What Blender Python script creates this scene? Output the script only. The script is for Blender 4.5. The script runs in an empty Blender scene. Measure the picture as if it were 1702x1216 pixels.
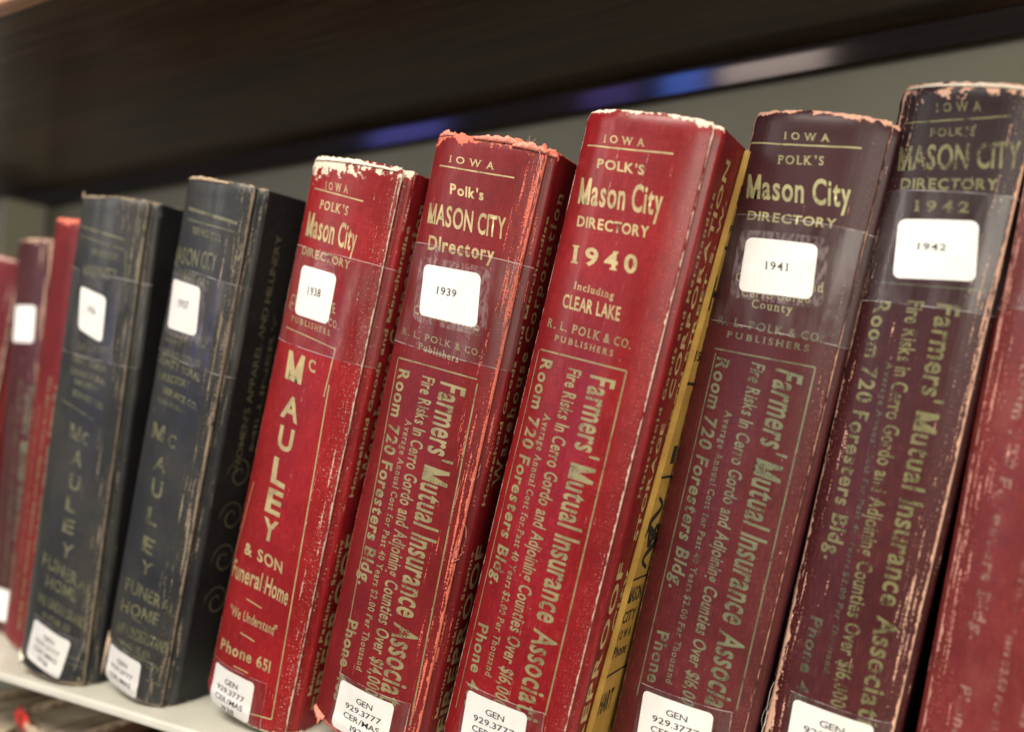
import bpy, bmesh, math, random
from mathutils import Vector, Matrix, Euler, noise
S = bpy.context.scene
COL = S.collection
random.seed(7)

# ---------------------------------------------------------------- camera
PITCH, ROLL, YAW = 0.05335795, -0.01948754, 0.52801988
Rz = Matrix.Rotation(YAW, 3, 'Z'); Rx = Matrix.Rotation(PITCH, 3, 'X'); Ry = Matrix.Rotation(ROLL, 3, 'Y')
RC = Rz @ Rx @ Ry
CAM = Vector((0.16855025, -0.30628937, 0.14869907))
cam_d = bpy.data.cameras.new('camera'); cam = bpy.data.objects.new('camera', cam_d); COL.objects.link(cam)
m = Matrix((( RC[0][0], RC[0][2], -RC[0][1], CAM.x), (RC[1][0], RC[1][2], -RC[1][1], CAM.y), (RC[2][0], RC[2][2], -RC[2][1], CAM.z), (0, 0, 0, 1)))
cam.matrix_world = m
cam_d.sensor_width = 36.0; cam_d.lens = 1417.485 / 1702 * 36.0
cam_d.clip_start = 0.01; cam_d.clip_end = 50
cam_d.dof.use_dof = True; cam_d.dof.focus_distance = 0.352; cam_d.dof.aperture_fstop = 3.6
S.camera = cam

# ---------------------------------------------------------------- light
W = bpy.data.worlds.new('World'); S.world = W; W.use_nodes = True
W.node_tree.nodes['Background'].inputs[0].default_value = (1.0, 0.93, 0.82, 1)
W.node_tree.nodes['Background'].inputs[1].default_value = 0.13
S.view_settings.view_transform = 'Standard'; S.view_settings.look = 'None'
S.view_settings.exposure = 0.0; S.view_settings.gamma = 1.0

def area(name, loc, target, sx, sy, power, col):
    d = bpy.data.lights.new(name, 'AREA'); d.shape = 'RECTANGLE'; d.size = sx; d.size_y = sy
    d.energy = power; d.color = col
    o = bpy.data.objects.new(name, d); COL.objects.link(o)
    o.location = loc
    o.rotation_euler = (Vector(target) - Vector(loc)).to_track_quat('-Z', 'Y').to_euler()
    return o
area('ceiling_light', (0.10, -1.15, 1.42), (0.0, 0.0, 0.12), 1.2, 0.5, 50, (1.0, 0.93, 0.82))
area('window_light', (-1.25, -1.25, 0.86), (-0.1, 0, 0.15), 0.28, 0.9, 9, (1.0, 0.95, 0.92))
area('right_ceiling_light', (1.3, -1.1, 1.1), (0.05, 0, 0.15), 0.3, 0.9, 6, (1.0, 0.92, 0.82))
area('low_fill_light', (1.8, -1.45, 0.24), (-0.1, 0.19, 0.28), 1.3, 0.42, 29, (1.0, 0.93, 0.80))  # added low fill to brighten the back panel, not a known source
# added coloured lamps, placed so the lacquered rail mirrors them
area('blue_glint_lamp', (-0.63, -1.8, 0.13), (-0.01, 0.17, 0.345), 0.12, 0.30, 1.2, (0.10, 0.24, 1.0))
area('pink_glint_lamp', (-0.38, -1.8, 0.15), (0.06, 0.17, 0.345), 0.28, 0.22, 1.8, (1.0, 0.78, 0.68))
area('violet_glint_lamp', (-0.86, -1.8, 0.13), (-0.05, 0.17, 0.345), 0.16, 0.26, 0.4, (0.30, 0.20, 0.9))
area('indigo_glint_lamp', (-1.62, -1.8, 0.13), (-0.2, 0.17, 0.345), 0.26, 0.26, 1.05, (0.22, 0.22, 1.0))

# ---------------------------------------------------------------- object helpers
def link(o, parent=None):
    COL.objects.link(o)
    if parent: o.parent = parent
    return o
def thing(name, label, cat, loc=(0, 0, 0), rot=(0, 0, 0), group=None):
    o = bpy.data.objects.new(name, None); COL.objects.link(o)
    o.empty_display_size = 0.02
    o.location = loc; o.rotation_euler = rot
    o['label'] = label; o['category'] = cat
    if group: o['group'] = group
    return o
def mobj(name, bm, mat, parent=None, smooth=False, angle=None):
    me = bpy.data.meshes.new(name); bm.to_mesh(me); bm.free()
    if mat: me.materials.append(mat)
    if smooth:
        for p in me.polygons: p.use_smooth = True
    return link(bpy.data.objects.new(name, me), parent)
def box(bm, x0, x1, y0, y1, z0, z1, bev=0.0, seg=2):
    r = bmesh.ops.create_cube(bm, size=1.0)
    vs = r['verts']
    for v in vs:
        v.co = Vector(((x0 + x1) / 2 + v.co.x * (x1 - x0), (y0 + y1) / 2 + v.co.y * (y1 - y0), (z0 + z1) / 2 + v.co.z * (z1 - z0)))
    if bev:
        es = list({e for v in vs for e in v.link_edges})
        bmesh.ops.bevel(bm, geom=es, offset=bev, segments=seg, affect='EDGES', profile=0.6)
def uvbox(bm):
    """box-projected uv in metres"""
    L = bm.loops.layers.uv.verify()
    for f in bm.faces:
        n = f.normal
        a = max(range(3), key=lambda i: abs(n[i]))
        for l in f.loops:
            c = l.vert.co
            l[L].uv = (c.y, c.z) if a == 0 else (c.x, c.z) if a == 1 else (c.x, c.y)

# ---------------------------------------------------------------- shader helpers
class NT:
    def __init__(s, name):
        s.m = bpy.data.materials.new(name); s.m.use_nodes = True
        s.t = s.m.node_tree; s.t.nodes.clear()
        s.out = s.t.nodes.new('ShaderNodeOutputMaterial')
    def n(s, typ, **kw):
        x = s.t.nodes.new(typ)
        for k, v in kw.items(): setattr(x, k, v)
        return x
    def set(s, sock, v):
        if hasattr(v, 'is_output') or hasattr(v, 'links'): s.t.links.new(v, sock)
        else: sock.default_value = v
    def math(s, op, a, b=None, c=None, clamp=False):
        x = s.n('ShaderNodeMath', operation=op, use_clamp=clamp)
        s.set(x.inputs[0], a)
        if b is not None: s.set(x.inputs[1], b)
        if c is not None: s.set(x.inputs[2], c)
        return x.outputs[0]
    def ramp(s, v, a, b):
        """0 at a, 1 at b, smooth"""
        x = s.n('ShaderNodeMapRange', interpolation_type='SMOOTHSTEP', clamp=True)
        s.set(x.inputs[0], v); s.set(x.inputs[1], a); s.set(x.inputs[2], b)
        return x.outputs[0]
    def mix(s, f, a, b):
        x = s.n('ShaderNodeMix', data_type='RGBA')
        s.set(x.inputs[0], f); s.set(x.inputs[6], a); s.set(x.inputs[7], b)
        return x.outputs[2]
    def noise(s, vec, scale, det=3, rough=0.55, sx=1, sy=1, sz=1, off=0.0):
        mp = s.n('ShaderNodeMapping'); s.set(mp.inputs[0], vec)
        mp.inputs[1].default_value = (off, off * 0.7, off * 1.3); mp.inputs[3].default_value = (sx, sy, sz)
        x = s.n('ShaderNodeTexNoise'); s.set(x.inputs['Vector'], mp.outputs[0])
        x.inputs['Scale'].default_value = scale; x.inputs['Detail'].default_value = det; x.inputs['Roughness'].default_value = rough
        return x.outputs[0]
    def bsdf(s, col, rough=0.5, spec=0.5, metal=0.0, coat=0.0, coat_r=0.2, bump=None, bstr=0.3, bdist=0.0005, alpha=None, sheen=0.0):
        b = s.n('ShaderNodeBsdfPrincipled')
        s.set(b.inputs['Base Color'], col); s.set(b.inputs['Roughness'], rough); s.set(b.inputs['Specular IOR Level'], spec)
        s.set(b.inputs['Metallic'], metal); s.set(b.inputs['Coat Weight'], coat); s.set(b.inputs['Coat Roughness'], coat_r)
        s.set(b.inputs['Sheen Weight'], sheen)
        if alpha is not None: s.set(b.inputs['Alpha'], alpha)
        if bump is not None:
            k = s.n('ShaderNodeBump'); k.inputs['Strength'].default_value = bstr; k.inputs['Distance'].default_value = bdist
            s.set(k.inputs['Height'], bump); s.t.links.new(k.outputs[0], b.inputs['Normal'])
        s.t.links.new(b.outputs[0], s.out.inputs[0])
        return b
def rgba(c): return (c[0], c[1], c[2], 1.0)

def cloth(name, col, worn, E, H, seed, top=0.003, bottom=0.003, crack=0.0006, crackL=0.0004, crack_amt=1.0, streak=0.3, spark=0.3, both=False, scuff=0.0, tear=0.0,
          rough=0.46, col2=None, rib=0.0, dirt=0.3, coat=0.10, spec=0.26, fade=None, blotch=None, flat=False):
    """woven book cloth; uv = (arc u, height v) in metres. worn colour shows at edges, joint and in threads."""
    k = NT(name)
    uv = k.n('ShaderNodeUVMap').outputs[0]
    sp = k.n('ShaderNodeSeparateXYZ'); k.set(sp.inputs[0], uv); u, v = sp.outputs[0], sp.outputs[1]
    n1 = k.noise(uv, 260, 5, 0.65, off=seed)                 # ragged
    n2 = k.noise(uv, 1200, 2, 0.6, off=seed + 3)             # fine grain
    nb = k.noise(uv, 28, 3, 0.5, off=seed + 5)               # large tone
    nv = k.noise(uv, 60, 4, 0.62, sx=14, sy=0.55, off=seed + 8)   # long upright threads
    thr = k.noise(uv, 1500, 2, 0.5, sx=1.6, sy=0.10, off=seed + 2)  # fine warp threads
    thh = k.noise(uv, 1500, 2, 0.5, sx=0.10, sy=1.6, off=seed + 4)  # fine weft threads
    rag = k.math('SUBTRACT', n1, 0.5)
    # worn head and tail: band width modulated by noise
    dt = k.math('SUBTRACT', H, v)
    tb = k.math('MULTIPLY', k.math('ADD', k.math('MULTIPLY', rag, 3.4), k.math('ADD', 0.55, k.math('MULTIPLY', k.math('SUBTRACT', nb, 0.5), 2.4))), top)
    w_top = k.ramp(k.math('SUBTRACT', tb, dt), -0.0003, 0.0003)
    bb = k.math('MULTIPLY', k.math('ADD', k.math('MULTIPLY', rag, 3.4), 0.6), bottom)
    w_bot = k.ramp(k.math('SUBTRACT', bb, v), -0.0003, 0.0003)
    w = k.math('MAXIMUM', w_top, w_bot)
    if not flat:
        # cracked joint lines
        wob = k.math('MULTIPLY', k.math('SUBTRACT', k.noise(uv, 45, 3, 0.6, off=seed + 11), 0.5), 0.0016)
        dr = k.math('ABSOLUTE', k.math('SUBTRACT', k.math('ADD', u, wob), E))
        cw = k.math('MULTIPLY', k.math('ADD', k.math('MULTIPLY', rag, 4.0), 0.75), crack)
        w_c = k.math('MULTIPLY', k.ramp(k.math('SUBTRACT', cw, dr), -0.00012, 0.00012), crack_amt)
        dl = k.math('ABSOLUTE', k.math('ADD', k.math('ADD', u, wob), E))
        cl = k.math('MULTIPLY', k.math('ADD', k.math('MULTIPLY', rag, 4.0), 0.6), crackL)
        w_l = k.ramp(k.math('SUBTRACT', cl, dl), -0.00012, 0.00012)
        if tear:   # cloth torn away along the left joint, wider towards the tail
            tw = k.math('MULTIPLY', k.math('ADD', k.math('MULTIPLY', rag, 2.2), 0.8), k.math('MULTIPLY', k.ramp(v, 0.15, 0.0), tear))
            w_l = k.math('MAXIMUM', w_l, k.ramp(k.math('SUBTRACT', tw, k.math('ABSOLUTE', k.math('ADD', u, E + 0.0005))), -0.0001, 0.0001))
        w = k.math('MAXIMUM', w, k.math('MAXIMUM', w_c, w_l))
        # threads worn along the length, denser towards the right-hand joint
        near = k.ramp(k.math('ABSOLUTE', k.math('SUBTRACT', k.math('ABSOLUTE', u) if both else u, E * 0.96)), 0.015, 0.0)
        th = k.math('SUBTRACT', 0.72, k.math('MULTIPLY', near, 0.27 * streak))
        w_s = k.math('MULTIPLY', k.ramp(k.math('ADD', nv, k.math('MULTIPLY', k.math('SUBTRACT', n2, 0.5), 0.35)), th, k.math('ADD', th, 0.035)), min(1.0, 0.35 + streak))
        w = k.math('MAXIMUM', w, w_s)
        if scuff:
            sn = k.noise(uv, 130, 6, 0.72, sx=1.3, sy=0.6, off=seed + 40)
            sn = k.math('ADD', sn, k.math('MULTIPLY', k.ramp(dt, 0.05, 0.0), k.math('MULTIPLY', k.ramp(u, -0.004, E), 0.10)))
            w = k.math('MAXIMUM', w, k.math('MULTIPLY', k.ramp(sn, 0.66, 0.74), scuff))
        # bright specks on thread crossings
        spk = k.math('MULTIPLY', k.ramp(k.math('ADD', n2, k.math('MULTIPLY', k.math('ADD', near, k.math('SUBTRACT', nb, 0.5)), 0.14)), 0.76, 0.82), spark)
        w = k.math('MAXIMUM', w, spk)
    c2 = col2 or tuple(x * 0.72 for x in col)
    base = k.mix(k.ramp(nb, 0.35, 0.68), rgba(c2), rgba(col))
    weave = k.math('ADD', k.math('MULTIPLY', thr, 0.6), k.math('MULTIPLY', thh, 0.4))
    base = k.mix(k.math('MULTIPLY', k.ramp(weave, 0.56, 0.40), 0.55), base, rgba(tuple(x * 0.45 for x in col)))
    base = k.mix(k.math('MULTIPLY', k.ramp(weave, 0.55, 0.68), 0.35), base, rgba(tuple(x * 0.8 + y * 0.12 for x, y in zip(col, worn))))
    if dirt:
        base = k.mix(k.math('MULTIPLY', k.ramp(k.noise(uv, 70, 5, 0.7, off=seed + 20), 0.56, 0.74), dirt), base, rgba(tuple(x * 0.35 for x in col)))
    if fade:   # base colour shifts to this tone towards the head
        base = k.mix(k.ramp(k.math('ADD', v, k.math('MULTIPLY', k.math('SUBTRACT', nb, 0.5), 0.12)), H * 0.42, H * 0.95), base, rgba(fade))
    if blotch:
        base = k.mix(k.math('MULTIPLY', k.ramp(k.noise(uv, 40, 5, 0.7, sx=1.5, sy=.6, off=seed + 30), 0.50, 0.72), blotch[1]), base, rgba(blotch[0]))
    wcol = k.mix(k.ramp(n2, 0.3, 0.7), rgba(tuple(x * 0.72 for x in worn)), rgba(worn))
    colr = k.mix(w, base, wcol)
    ro = k.math('ADD', k.math('MULTIPLY', w, 0.4), k.math('ADD', rough, k.math('MULTIPLY', k.math('SUBTRACT', nb, 0.5), 0.25)), clamp=True)
    h = k.math('ADD', k.math('MULTIPLY', weave, 1.0), k.math('MULTIPLY', w, -0.6))
    if rib:
        wv = k.n('ShaderNodeTexWave', wave_type='BANDS', bands_direction='X', wave_profile='SIN'); k.set(wv.inputs[0], uv)
        wv.inputs['Scale'].default_value = 150; wv.inputs['Distortion'].default_value = 2.2; wv.inputs['Detail'].default_value = 2; wv.inputs['Detail Scale'].default_value = 0.6
        h = k.math('ADD', h, k.math('MULTIPLY', wv.outputs[1], rib))
    k.bsdf(colr, ro, spec, coat=k.math('MULTIPLY', k.math('SUBTRACT', 1.0, w), coat), coat_r=0.28, bump=h, bstr=0.55, bdist=0.00016)
    return k.m

def plain(name, col, rough=0.5, spec=0.5, metal=0.0, var=0.15, scale=80, coat=0.0, bump=0.0, sx=1, sy=1, sz=1, coat_r=0.2):
    k = NT(name); tc = k.n('ShaderNodeTexCoord').outputs['Object']
    nn = k.noise(tc, scale, 5, 0.6, sx, sy, sz)
    c = k.mix(k.ramp(nn, 0.3, 0.7), rgba(tuple(x * (1 - var) for x in col)), rgba(tuple(min(1, x * (1 + var)) for x in col)))
    k.bsdf(c, rough, spec, metal, coat, coat_r, bump=nn if bump else None, bstr=bump, bdist=0.0006)
    return k.m
def foil(name, col, metal=0.35, wear=0.45, seed=0.0, rough=0.45):
    """stamped foil, partly rubbed off the threads"""
    k = NT(name); uv = k.n('ShaderNodeUVMap').outputs[0]
    a = k.noise(uv, 1500, 2, 0.6, off=seed); b = k.noise(uv, 120, 4, 0.65, off=seed + 4)
    t = k.noise(uv, 900, 2, 0.5, sx=1.6, sy=0.15, off=seed + 2)
    s_ = k.math('ADD', k.math('ADD', k.math('MULTIPLY', a, 0.35), k.math('MULTIPLY', b, 0.45)), k.math('MULTIPLY', t, 0.2))
    al = k.ramp(s_, wear - 0.06, wear + 0.03)
    c = k.mix(k.ramp(b, 0.35, 0.65), rgba(tuple(x * 0.7 for x in col)), rgba(col))
    k.bsdf(c, rough, 0.5, metal, alpha=al, bump=t, bstr=0.35, bdist=0.00012)
    return k.m
def tape_mat():
    k = NT('clear_tape'); uv = k.n('ShaderNodeUVMap').outputs[0]
    tr = k.n('ShaderNodeBsdfTransparent'); tr.inputs[0].default_value = (0.995, 0.99, 0.985, 1)
    gl = k.n('ShaderNodeBsdfGlossy'); gl.inputs['Roughness'].default_value = 0.13
    df = k.n('ShaderNodeBsdfDiffuse'); df.inputs[0].default_value = (0.8, 0.78, 0.76, 1)
    n_ = k.noise(uv, 60, 4, 0.6, sx=2.5, sy=0.5); n2 = k.noise(uv, 220, 3, 0.6)
    bp = k.n('ShaderNodeBump'); bp.inputs['Strength'].default_value = 0.8; bp.inputs['Distance'].default_value = 0.0003
    k.set(bp.inputs['Height'], k.math('ADD', n_, k.math('MULTIPLY', n2, 0.3))); k.t.links.new(bp.outputs[0], gl.inputs['Normal'])
    fr = k.n('ShaderNodeFresnel'); fr.inputs[0].default_value = 1.36
    m1 = k.n('ShaderNodeMixShader'); k.set(m1.inputs[0], k.math('MULTIPLY', k.ramp(n_, 0.3, 0.75), 0.05))
    k.t.links.new(tr.outputs[0], m1.inputs[1]); k.t.links.new(df.outputs[0], m1.inputs[2])
    m2 = k.n('ShaderNodeMixShader'); k.set(m2.inputs[0], k.math('MULTIPLY', fr.outputs[0], 0.42, clamp=True))
    k.t.links.new(m1.outputs[0], m2.inputs[1]); k.t.links.new(gl.outputs[0], m2.inputs[2])
    k.t.links.new(m2.outputs[0], k.out.inputs[0])
    return k.m
def edge_mat():
    k = NT('tape_edge'); uv = k.n('ShaderNodeUVMap').outputs[0]
    k.bsdf((0.75, 0.70, 0.66, 1), 0.4, alpha=k.math('MULTIPLY', k.ramp(k.noise(uv, 90, 3, 0.6), 0.36, 0.62), 0.5))
    return k.m
def paper_mat(name, col, sc=60):
    k = NT(name); uv = k.n('ShaderNodeUVMap').outputs[0]
    c = k.mix(k.ramp(k.noise(uv, sc, 4, 0.6), 0.35, 0.7), rgba(tuple(x * 0.93 for x in col)), rgba(col))
    k.bsdf(c, 0.55, 0.4, coat=0.3, coat_r=0.25)
    return k.m
def pages_mat(name, col):
    k = NT(name); tc = k.n('ShaderNodeTexCoord').outputs['Object']
    a = k.noise(tc, 700, 3, 0.7, 3.0, 0.12, 0.12); b = k.noise(tc, 50, 4, 0.6)
    c = k.mix(k.ramp(a, 0.35, 0.65), rgba(tuple(x * 0.35 for x in col)), rgba(col))
    c = k.mix(k.math('MULTIPLY', k.ramp(b, 0.4, 0.75), 0.5), c, rgba(tuple(x * 0.5 for x in col)))
    k.bsdf(c, 0.85, 0.2, bump=a, bstr=0.6, bdist=0.0006)
    return k.m

M_TAPE = tape_mat(); M_EDGE = edge_mat()
M_PAPER = paper_mat('label_paper', (0.86, 0.85, 0.80))
M_INK = plain('black_ink', (0.018, 0.018, 0.02), 0.6, var=0.1)
M_PAGES = pages_mat('old_pages', (0.42, 0.30, 0.16))
M_THREAD = plain('frayed_thread', (0.72, 0.62, 0.5), 0.8)
M_BLACKPRINT = foil('black_print', (0.02, 0.016, 0.012), 0.0, 0.2, 2.0, 0.6)

# ---------------------------------------------------------------- lettering
_cache = {}; _glyph = {}
OFF = {'cond': 0.02, 'heavy': 0.028, 'fat': 0.03, 'serif': 0.012, 'slab': 0.014, 'mono': 0.004, 'plain': 0.005}
GAP = {'cond': 0.085, 'heavy': 0.10, 'fat': 0.24, 'serif': 0.16, 'slab': 0.13, 'mono': 0.12, 'plain': 0.08}
SPACE = {'cond': 0.40, 'heavy': 0.42, 'fat': 0.5, 'serif': 0.42, 'slab': 0.42, 'mono': 0.3, 'plain': 0.3}
def glyph(ch, style):
    """one letter: (vertex list, face list, width); y from 0 (baseline) to 1 (cap height)"""
    key = (ch, style)
    if key in _glyph: return _glyph[key]
    off = OFF[style]; cap = 0.682 + 2 * off
    bm = bmesh.new()
    if ch == 'M' and style in ('cond', 'heavy', 'serif', 'fat'):
        s_ = (0.118 if style != 'serif' else 0.075) + off * 1.5; w = 0.74; c = 0.682; o = -off
        P = [(0, o), (s_, o), (s_, c * .74), (w / 2 - s_ * .36, o), (w / 2 + s_ * .36, o), (w - s_, c * .74), (w - s_, o), (w, o), (w, c + off), (w - s_ * 1.12, c + off), (w / 2, c * .38), (s_ * 1.12, c + off), (0, c + off)]
        bm.faces.new([bm.verts.new((x, y, 0)) for x, y in P])
        bmesh.ops.triangulate(bm, faces=bm.faces[:])
    else:
        cu = bpy.data.curves.new('lettering_curve', 'FONT'); cu.body = ch; cu.size = 1.0; cu.resolution_u = 3; cu.offset = off
        ob = bpy.data.objects.new('lettering_tmp', cu); COL.objects.link(ob)
        bpy.context.view_layer.update()
        me = bpy.data.meshes.new_from_object(ob.evaluated_get(bpy.context.evaluated_depsgraph_get()))
        bpy.data.objects.remove(ob); bpy.data.curves.remove(cu)
        bm.from_mesh(me); bpy.data.meshes.remove(me)
    bmesh.ops.remove_doubles(bm, verts=bm.verts, dist=1e-5)
    if style in ('serif', 'slab', 'fat', 'mono'):
        stem = 0.1 + 2 * off
        ext = {'serif': 0.075, 'slab': 0.06, 'fat': 0.06, 'mono': 0.06}[style]; th = {'serif': 0.05, 'slab': 0.06, 'fat': 0.07, 'mono': 0.04}[style]
        rects = []
        for e in bm.edges:
            if len(e.link_faces) != 1: continue
            a, b = e.verts
            w = abs(a.co.x - b.co.x)
            if abs(a.co.y - b.co.y) > 0.012 or w < 0.035 or w > stem * 2.1: continue
            yv = (a.co.y + b.co.y) / 2
            fc = e.link_faces[0].calc_center_median().y
            for yy, s_ in ((-off, 1), (0.682 + off, -1), (0.449 + off, -1), (-0.23 - off, 1)):
                if abs(yv - yy) < 0.045 and (fc - yv) * s_ > 0:
                    rects.append((min(a.co.x, b.co.x) - ext, max(a.co.x, b.co.x) + ext, yv, yv + s_ * th)); break
        for x0, x1, y0, y1 in rects:
            if y0 > y1: y0, y1 = y1, y0
            bm.faces.new([bm.verts.new((x, y, 0.01)) for x, y in ((x0, y0), (x1, y0), (x1, y1), (x0, y1))])
    bm.verts.index_update()
    xs = [v.co.x for v in bm.verts]; x0, x1 = min(xs), max(xs)
    r = ([(v.co.x - x0, (v.co.y + off) / cap, v.co.z) for v in bm.verts], [[v.index for v in f.verts] for f in bm.faces], x1 - x0)
    bm.free(); _glyph[key] = r
    return r
def glyph_mesh(text, style):
    """lettering as a flat bmesh: x in 0..1 over its width, y in 0..1 over its cap height"""
    bm = bmesh.new(); x = 0.0; g = GAP[style]; prev = ' '
    if text == 'IOWA': g = 0.42
    if text == 'PUBLISHERS': g = 0.24
    for ch in text:
        if ch == ' ': x += SPACE[style]; prev = ch; continue
        vs, fs, w = glyph(ch, style)
        if prev != ' ': x += g - (0.05 if (ch in 'AVWTYvwyj' or prev in 'AVWTYLvwyrf') else 0)
        if style == 'mono': x += max(0, (0.42 - w) / 2)
        nv = [bm.verts.new((px + x, py, pz)) for px, py, pz in vs]
        for f in fs:
            try: bm.faces.new([nv[k] for k in f])
            except ValueError: pass
        x += w + (max(0, (0.42 - w) / 2) if style == 'mono' else 0); prev = ch
    for v in bm.verts: v.co.x /= x
    return bm
def cut_u(bm, step, axis=0):
    lo = min(v.co[axis] for v in bm.verts); hi = max(v.co[axis] for v in bm.verts)
    x = math.floor(lo / step) * step + step
    n = Vector((1, 0, 0)) if axis == 0 else Vector((0, 1, 0))
    while x < hi:
        bmesh.ops.bisect_plane(bm, geom=bm.verts[:] + bm.edges[:] + bm.faces[:], plane_co=n * x, plane_no=n, dist=1e-7)
        x += step

# ---------------------------------------------------------------- book geometry
SG, PP = 0.134, 2.9   # spine roundness: depth as a share of the width, and squareness
from bisect import bisect_right
GP = [(0.0009, -0.0003, 0.0009), (0.0020, -0.0013, 0.0019), (0.0032, -0.0012, 0.0030), (0.0046, 0.0008, 0.0042), (0.0056, 0.0018, 0.0051), (0.0085, 0.0020, 0.0080)]
class Book:
    def __init__(s, w, h, D=0.172, seed=0.0, lump=0.00025, fray=0.0012, sag=0.0):
        s.w, s.h, s.D, s.seed, s.lump, s.fray = w, h, D, seed, lump, fray
        n = 300; s.tx = [w / 2 * i / n for i in range(n + 1)]; s.ty = [-SG * w * (1 - (i / n) ** PP) for i in range(n + 1)]; s.ts = [0.0]
        for i in range(n): s.ts.append(s.ts[-1] + math.hypot(s.tx[i + 1] - s.tx[i], s.ty[i + 1] - s.ty[i]))
        s.E = s.ts[-1]
    def sec(s, u):
        a = abs(u); sg = 1 if u >= 0 else -1
        if a <= s.E:
            k = min(bisect_right(s.ts, a) - 1, len(s.ts) - 2); f = (a - s.ts[k]) / (s.ts[k + 1] - s.ts[k])
            return sg * (s.tx[k] + (s.tx[k + 1] - s.tx[k]) * f), s.ty[k] + (s.ty[k + 1] - s.ty[k]) * f
        a -= s.E; px, py, pa = 0.0, 0.0, 0.0
        for ga, gx, gy in GP:
            if a <= ga:
                f = (a - pa) / (ga - pa)
                return sg * (s.w / 2 + px + (gx - px) * f), py + (gy - py) * f
            px, py, pa = gx, gy, ga
        return sg * (s.w / 2 + px), py + a - pa
    def surf(s, u, v, off=0.0):
        e = 2.5e-4
        x, y = s.sec(u); x1, y1 = s.sec(u + e); x0, y0 = s.sec(u - e)
        tx, ty = x1 - x0, y1 - y0; l = math.hypot(tx, ty) or 1
        nx, ny = ty / l, -tx / l
        d = s.lump * (noise.noise(Vector((u * 60 + s.seed, v * 22, s.seed))) + 0.6 * noise.noise(Vector((u * 240 + s.seed, v * 14, s.seed + 5))))
        # rolled-over head and tail caps
        k = 0.0
        q = min(v, s.h - v)
        if q < 0.003: k = -0.0011 * (1 - max(q, 0) / 0.003) ** 2
        elif q < 0.008: k = 0.0003 * math.sin((q - 0.003) / 0.005 * math.pi)
        o = d + k + off
        return Vector((x + nx * o, y + ny * o, v))
    def spine(s, mat, parent, name='spine'):
        bm = bmesh.new(); L = bm.loops.layers.uv.verify()
        um = s.E + 0.0078
        us = []
        nu = 56
        for i in range(nu + 1): us.append(-s.E + 2 * s.E * i / nu)
        ex = [s.E + g for g in (0.0005, 0.0009, 0.0014, 0.002, 0.0026, 0.0032, 0.0039, 0.0046, 0.0051, 0.0056, 0.0078)]
        us = [-x for x in reversed(ex)] + us + ex
        vs_ = [0, .0006, .0015, .003, .005, .008]
        n = 84
        vs_ += [0.008 + (s.h - 0.016) * i / n for i in range(1, n)] + [s.h - q for q in (.008, .005, .003, .0015, .0006, 0)]
        G = []
        for v in vs_:
            row = []
            for u in us:
                p = s.surf(u, v)
                if v == vs_[-1] or v == 0:
                    f = noise.noise(Vector((u * 420, s.seed * 3, 1))) + 0.7 * noise.noise(Vector((u * 1400, s.seed * 3, 4)))
                    f = min(f, 0.35)
                    p.z += (1 if v else -0.25) * f * s.fray
                row.append(bm.verts.new(p))
            G.append(row)
        inner = []
        for v in (s.h - 0.0002, s.h * 0.5, 0.0002):
            inner.append([bm.verts.new(s.surf(u, v, -0.0016)) for u in us])
        def quad(a, b, c, d, uvs):
            f = bm.faces.new((a, b, c, d)); f.smooth = True
            for l, q in zip(f.loops, uvs): l[L].uv = q
        for j in range(len(vs_) - 1):
            for i in range(len(us) - 1):
                quad(G[j][i], G[j][i + 1], G[j + 1][i + 1], G[j + 1][i], ((us[i], vs_[j]), (us[i + 1], vs_[j]), (us[i + 1], vs_[j + 1]), (us[i], vs_[j + 1])))
        seq = [G[-1]] + inner + [G[0]]; sv = [s.h, s.h, s.h * .5, 0, 0]
        for j in range(4):
            for i in range(len(us) - 1):
                quad(seq[j][i], seq[j][i + 1], seq[j + 1][i + 1], seq[j + 1][i], ((us[i], sv[j]), (us[i + 1], sv[j]), (us[i + 1], sv[j + 1]), (us[i], sv[j + 1])))
        return mobj(name, bm, mat, parent)
    def board(s, mat, parent, side, name):
        bm = bmesh.new()
        x1 = s.w / 2 + 0.0020; x0 = x1 - 0.0030
        y0, y1 = 0.0064, s.D
        box(bm, min(side * x0, side * x1), max(side * x0, side * x1), y0, y1, 0.0002, s.h - 0.0002, 0.0009, 3)
        for v in bm.verts:
            if v.co.z > s.h * .9: v.co.z += 0.0004 * noise.noise(Vector((v.co.y * 90, s.seed, 0)))
        L = bm.loops.layers.uv.verify()
        bm.normal_update()
        for f in bm.faces:
            f.smooth = True
            for l in f.loops: l[L].uv = (l.vert.co.y + (0.003 if abs(f.normal.y) > .5 else 0), l.vert.co.z)
        return mobj(name, bm, mat, parent)
    def pages(s, parent, mat=None):
        bm = bmesh.new(); n = 14; rows = []
        for z in (0.004, s.h - 0.0045):
            r = []
            for i in range(n + 1):
                u = (-1 + 2 * i / n) * s.E * 0.93
                x, y = s.sec(u); r.append(bm.verts.new((x * 0.96, y + 0.003, z)))
            r += [bm.verts.new((s.w / 2 - 0.003, s.D - 0.006, z)), bm.verts.new((-s.w / 2 + 0.003, s.D - 0.006, z))]
            rows.append(r)
        m_ = len(rows[0])
        for i in range(m_): bm.faces.new((rows[0][i], rows[0][(i + 1) % m_], rows[1][(i + 1) % m_], rows[1][i]))
        bm.faces.new(rows[1]); bm.faces.new(list(reversed(rows[0])))
        bmesh.ops.recalc_face_normals(bm, faces=bm.faces)
        return mobj('page_block', bm, mat or M_PAGES, parent)
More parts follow.
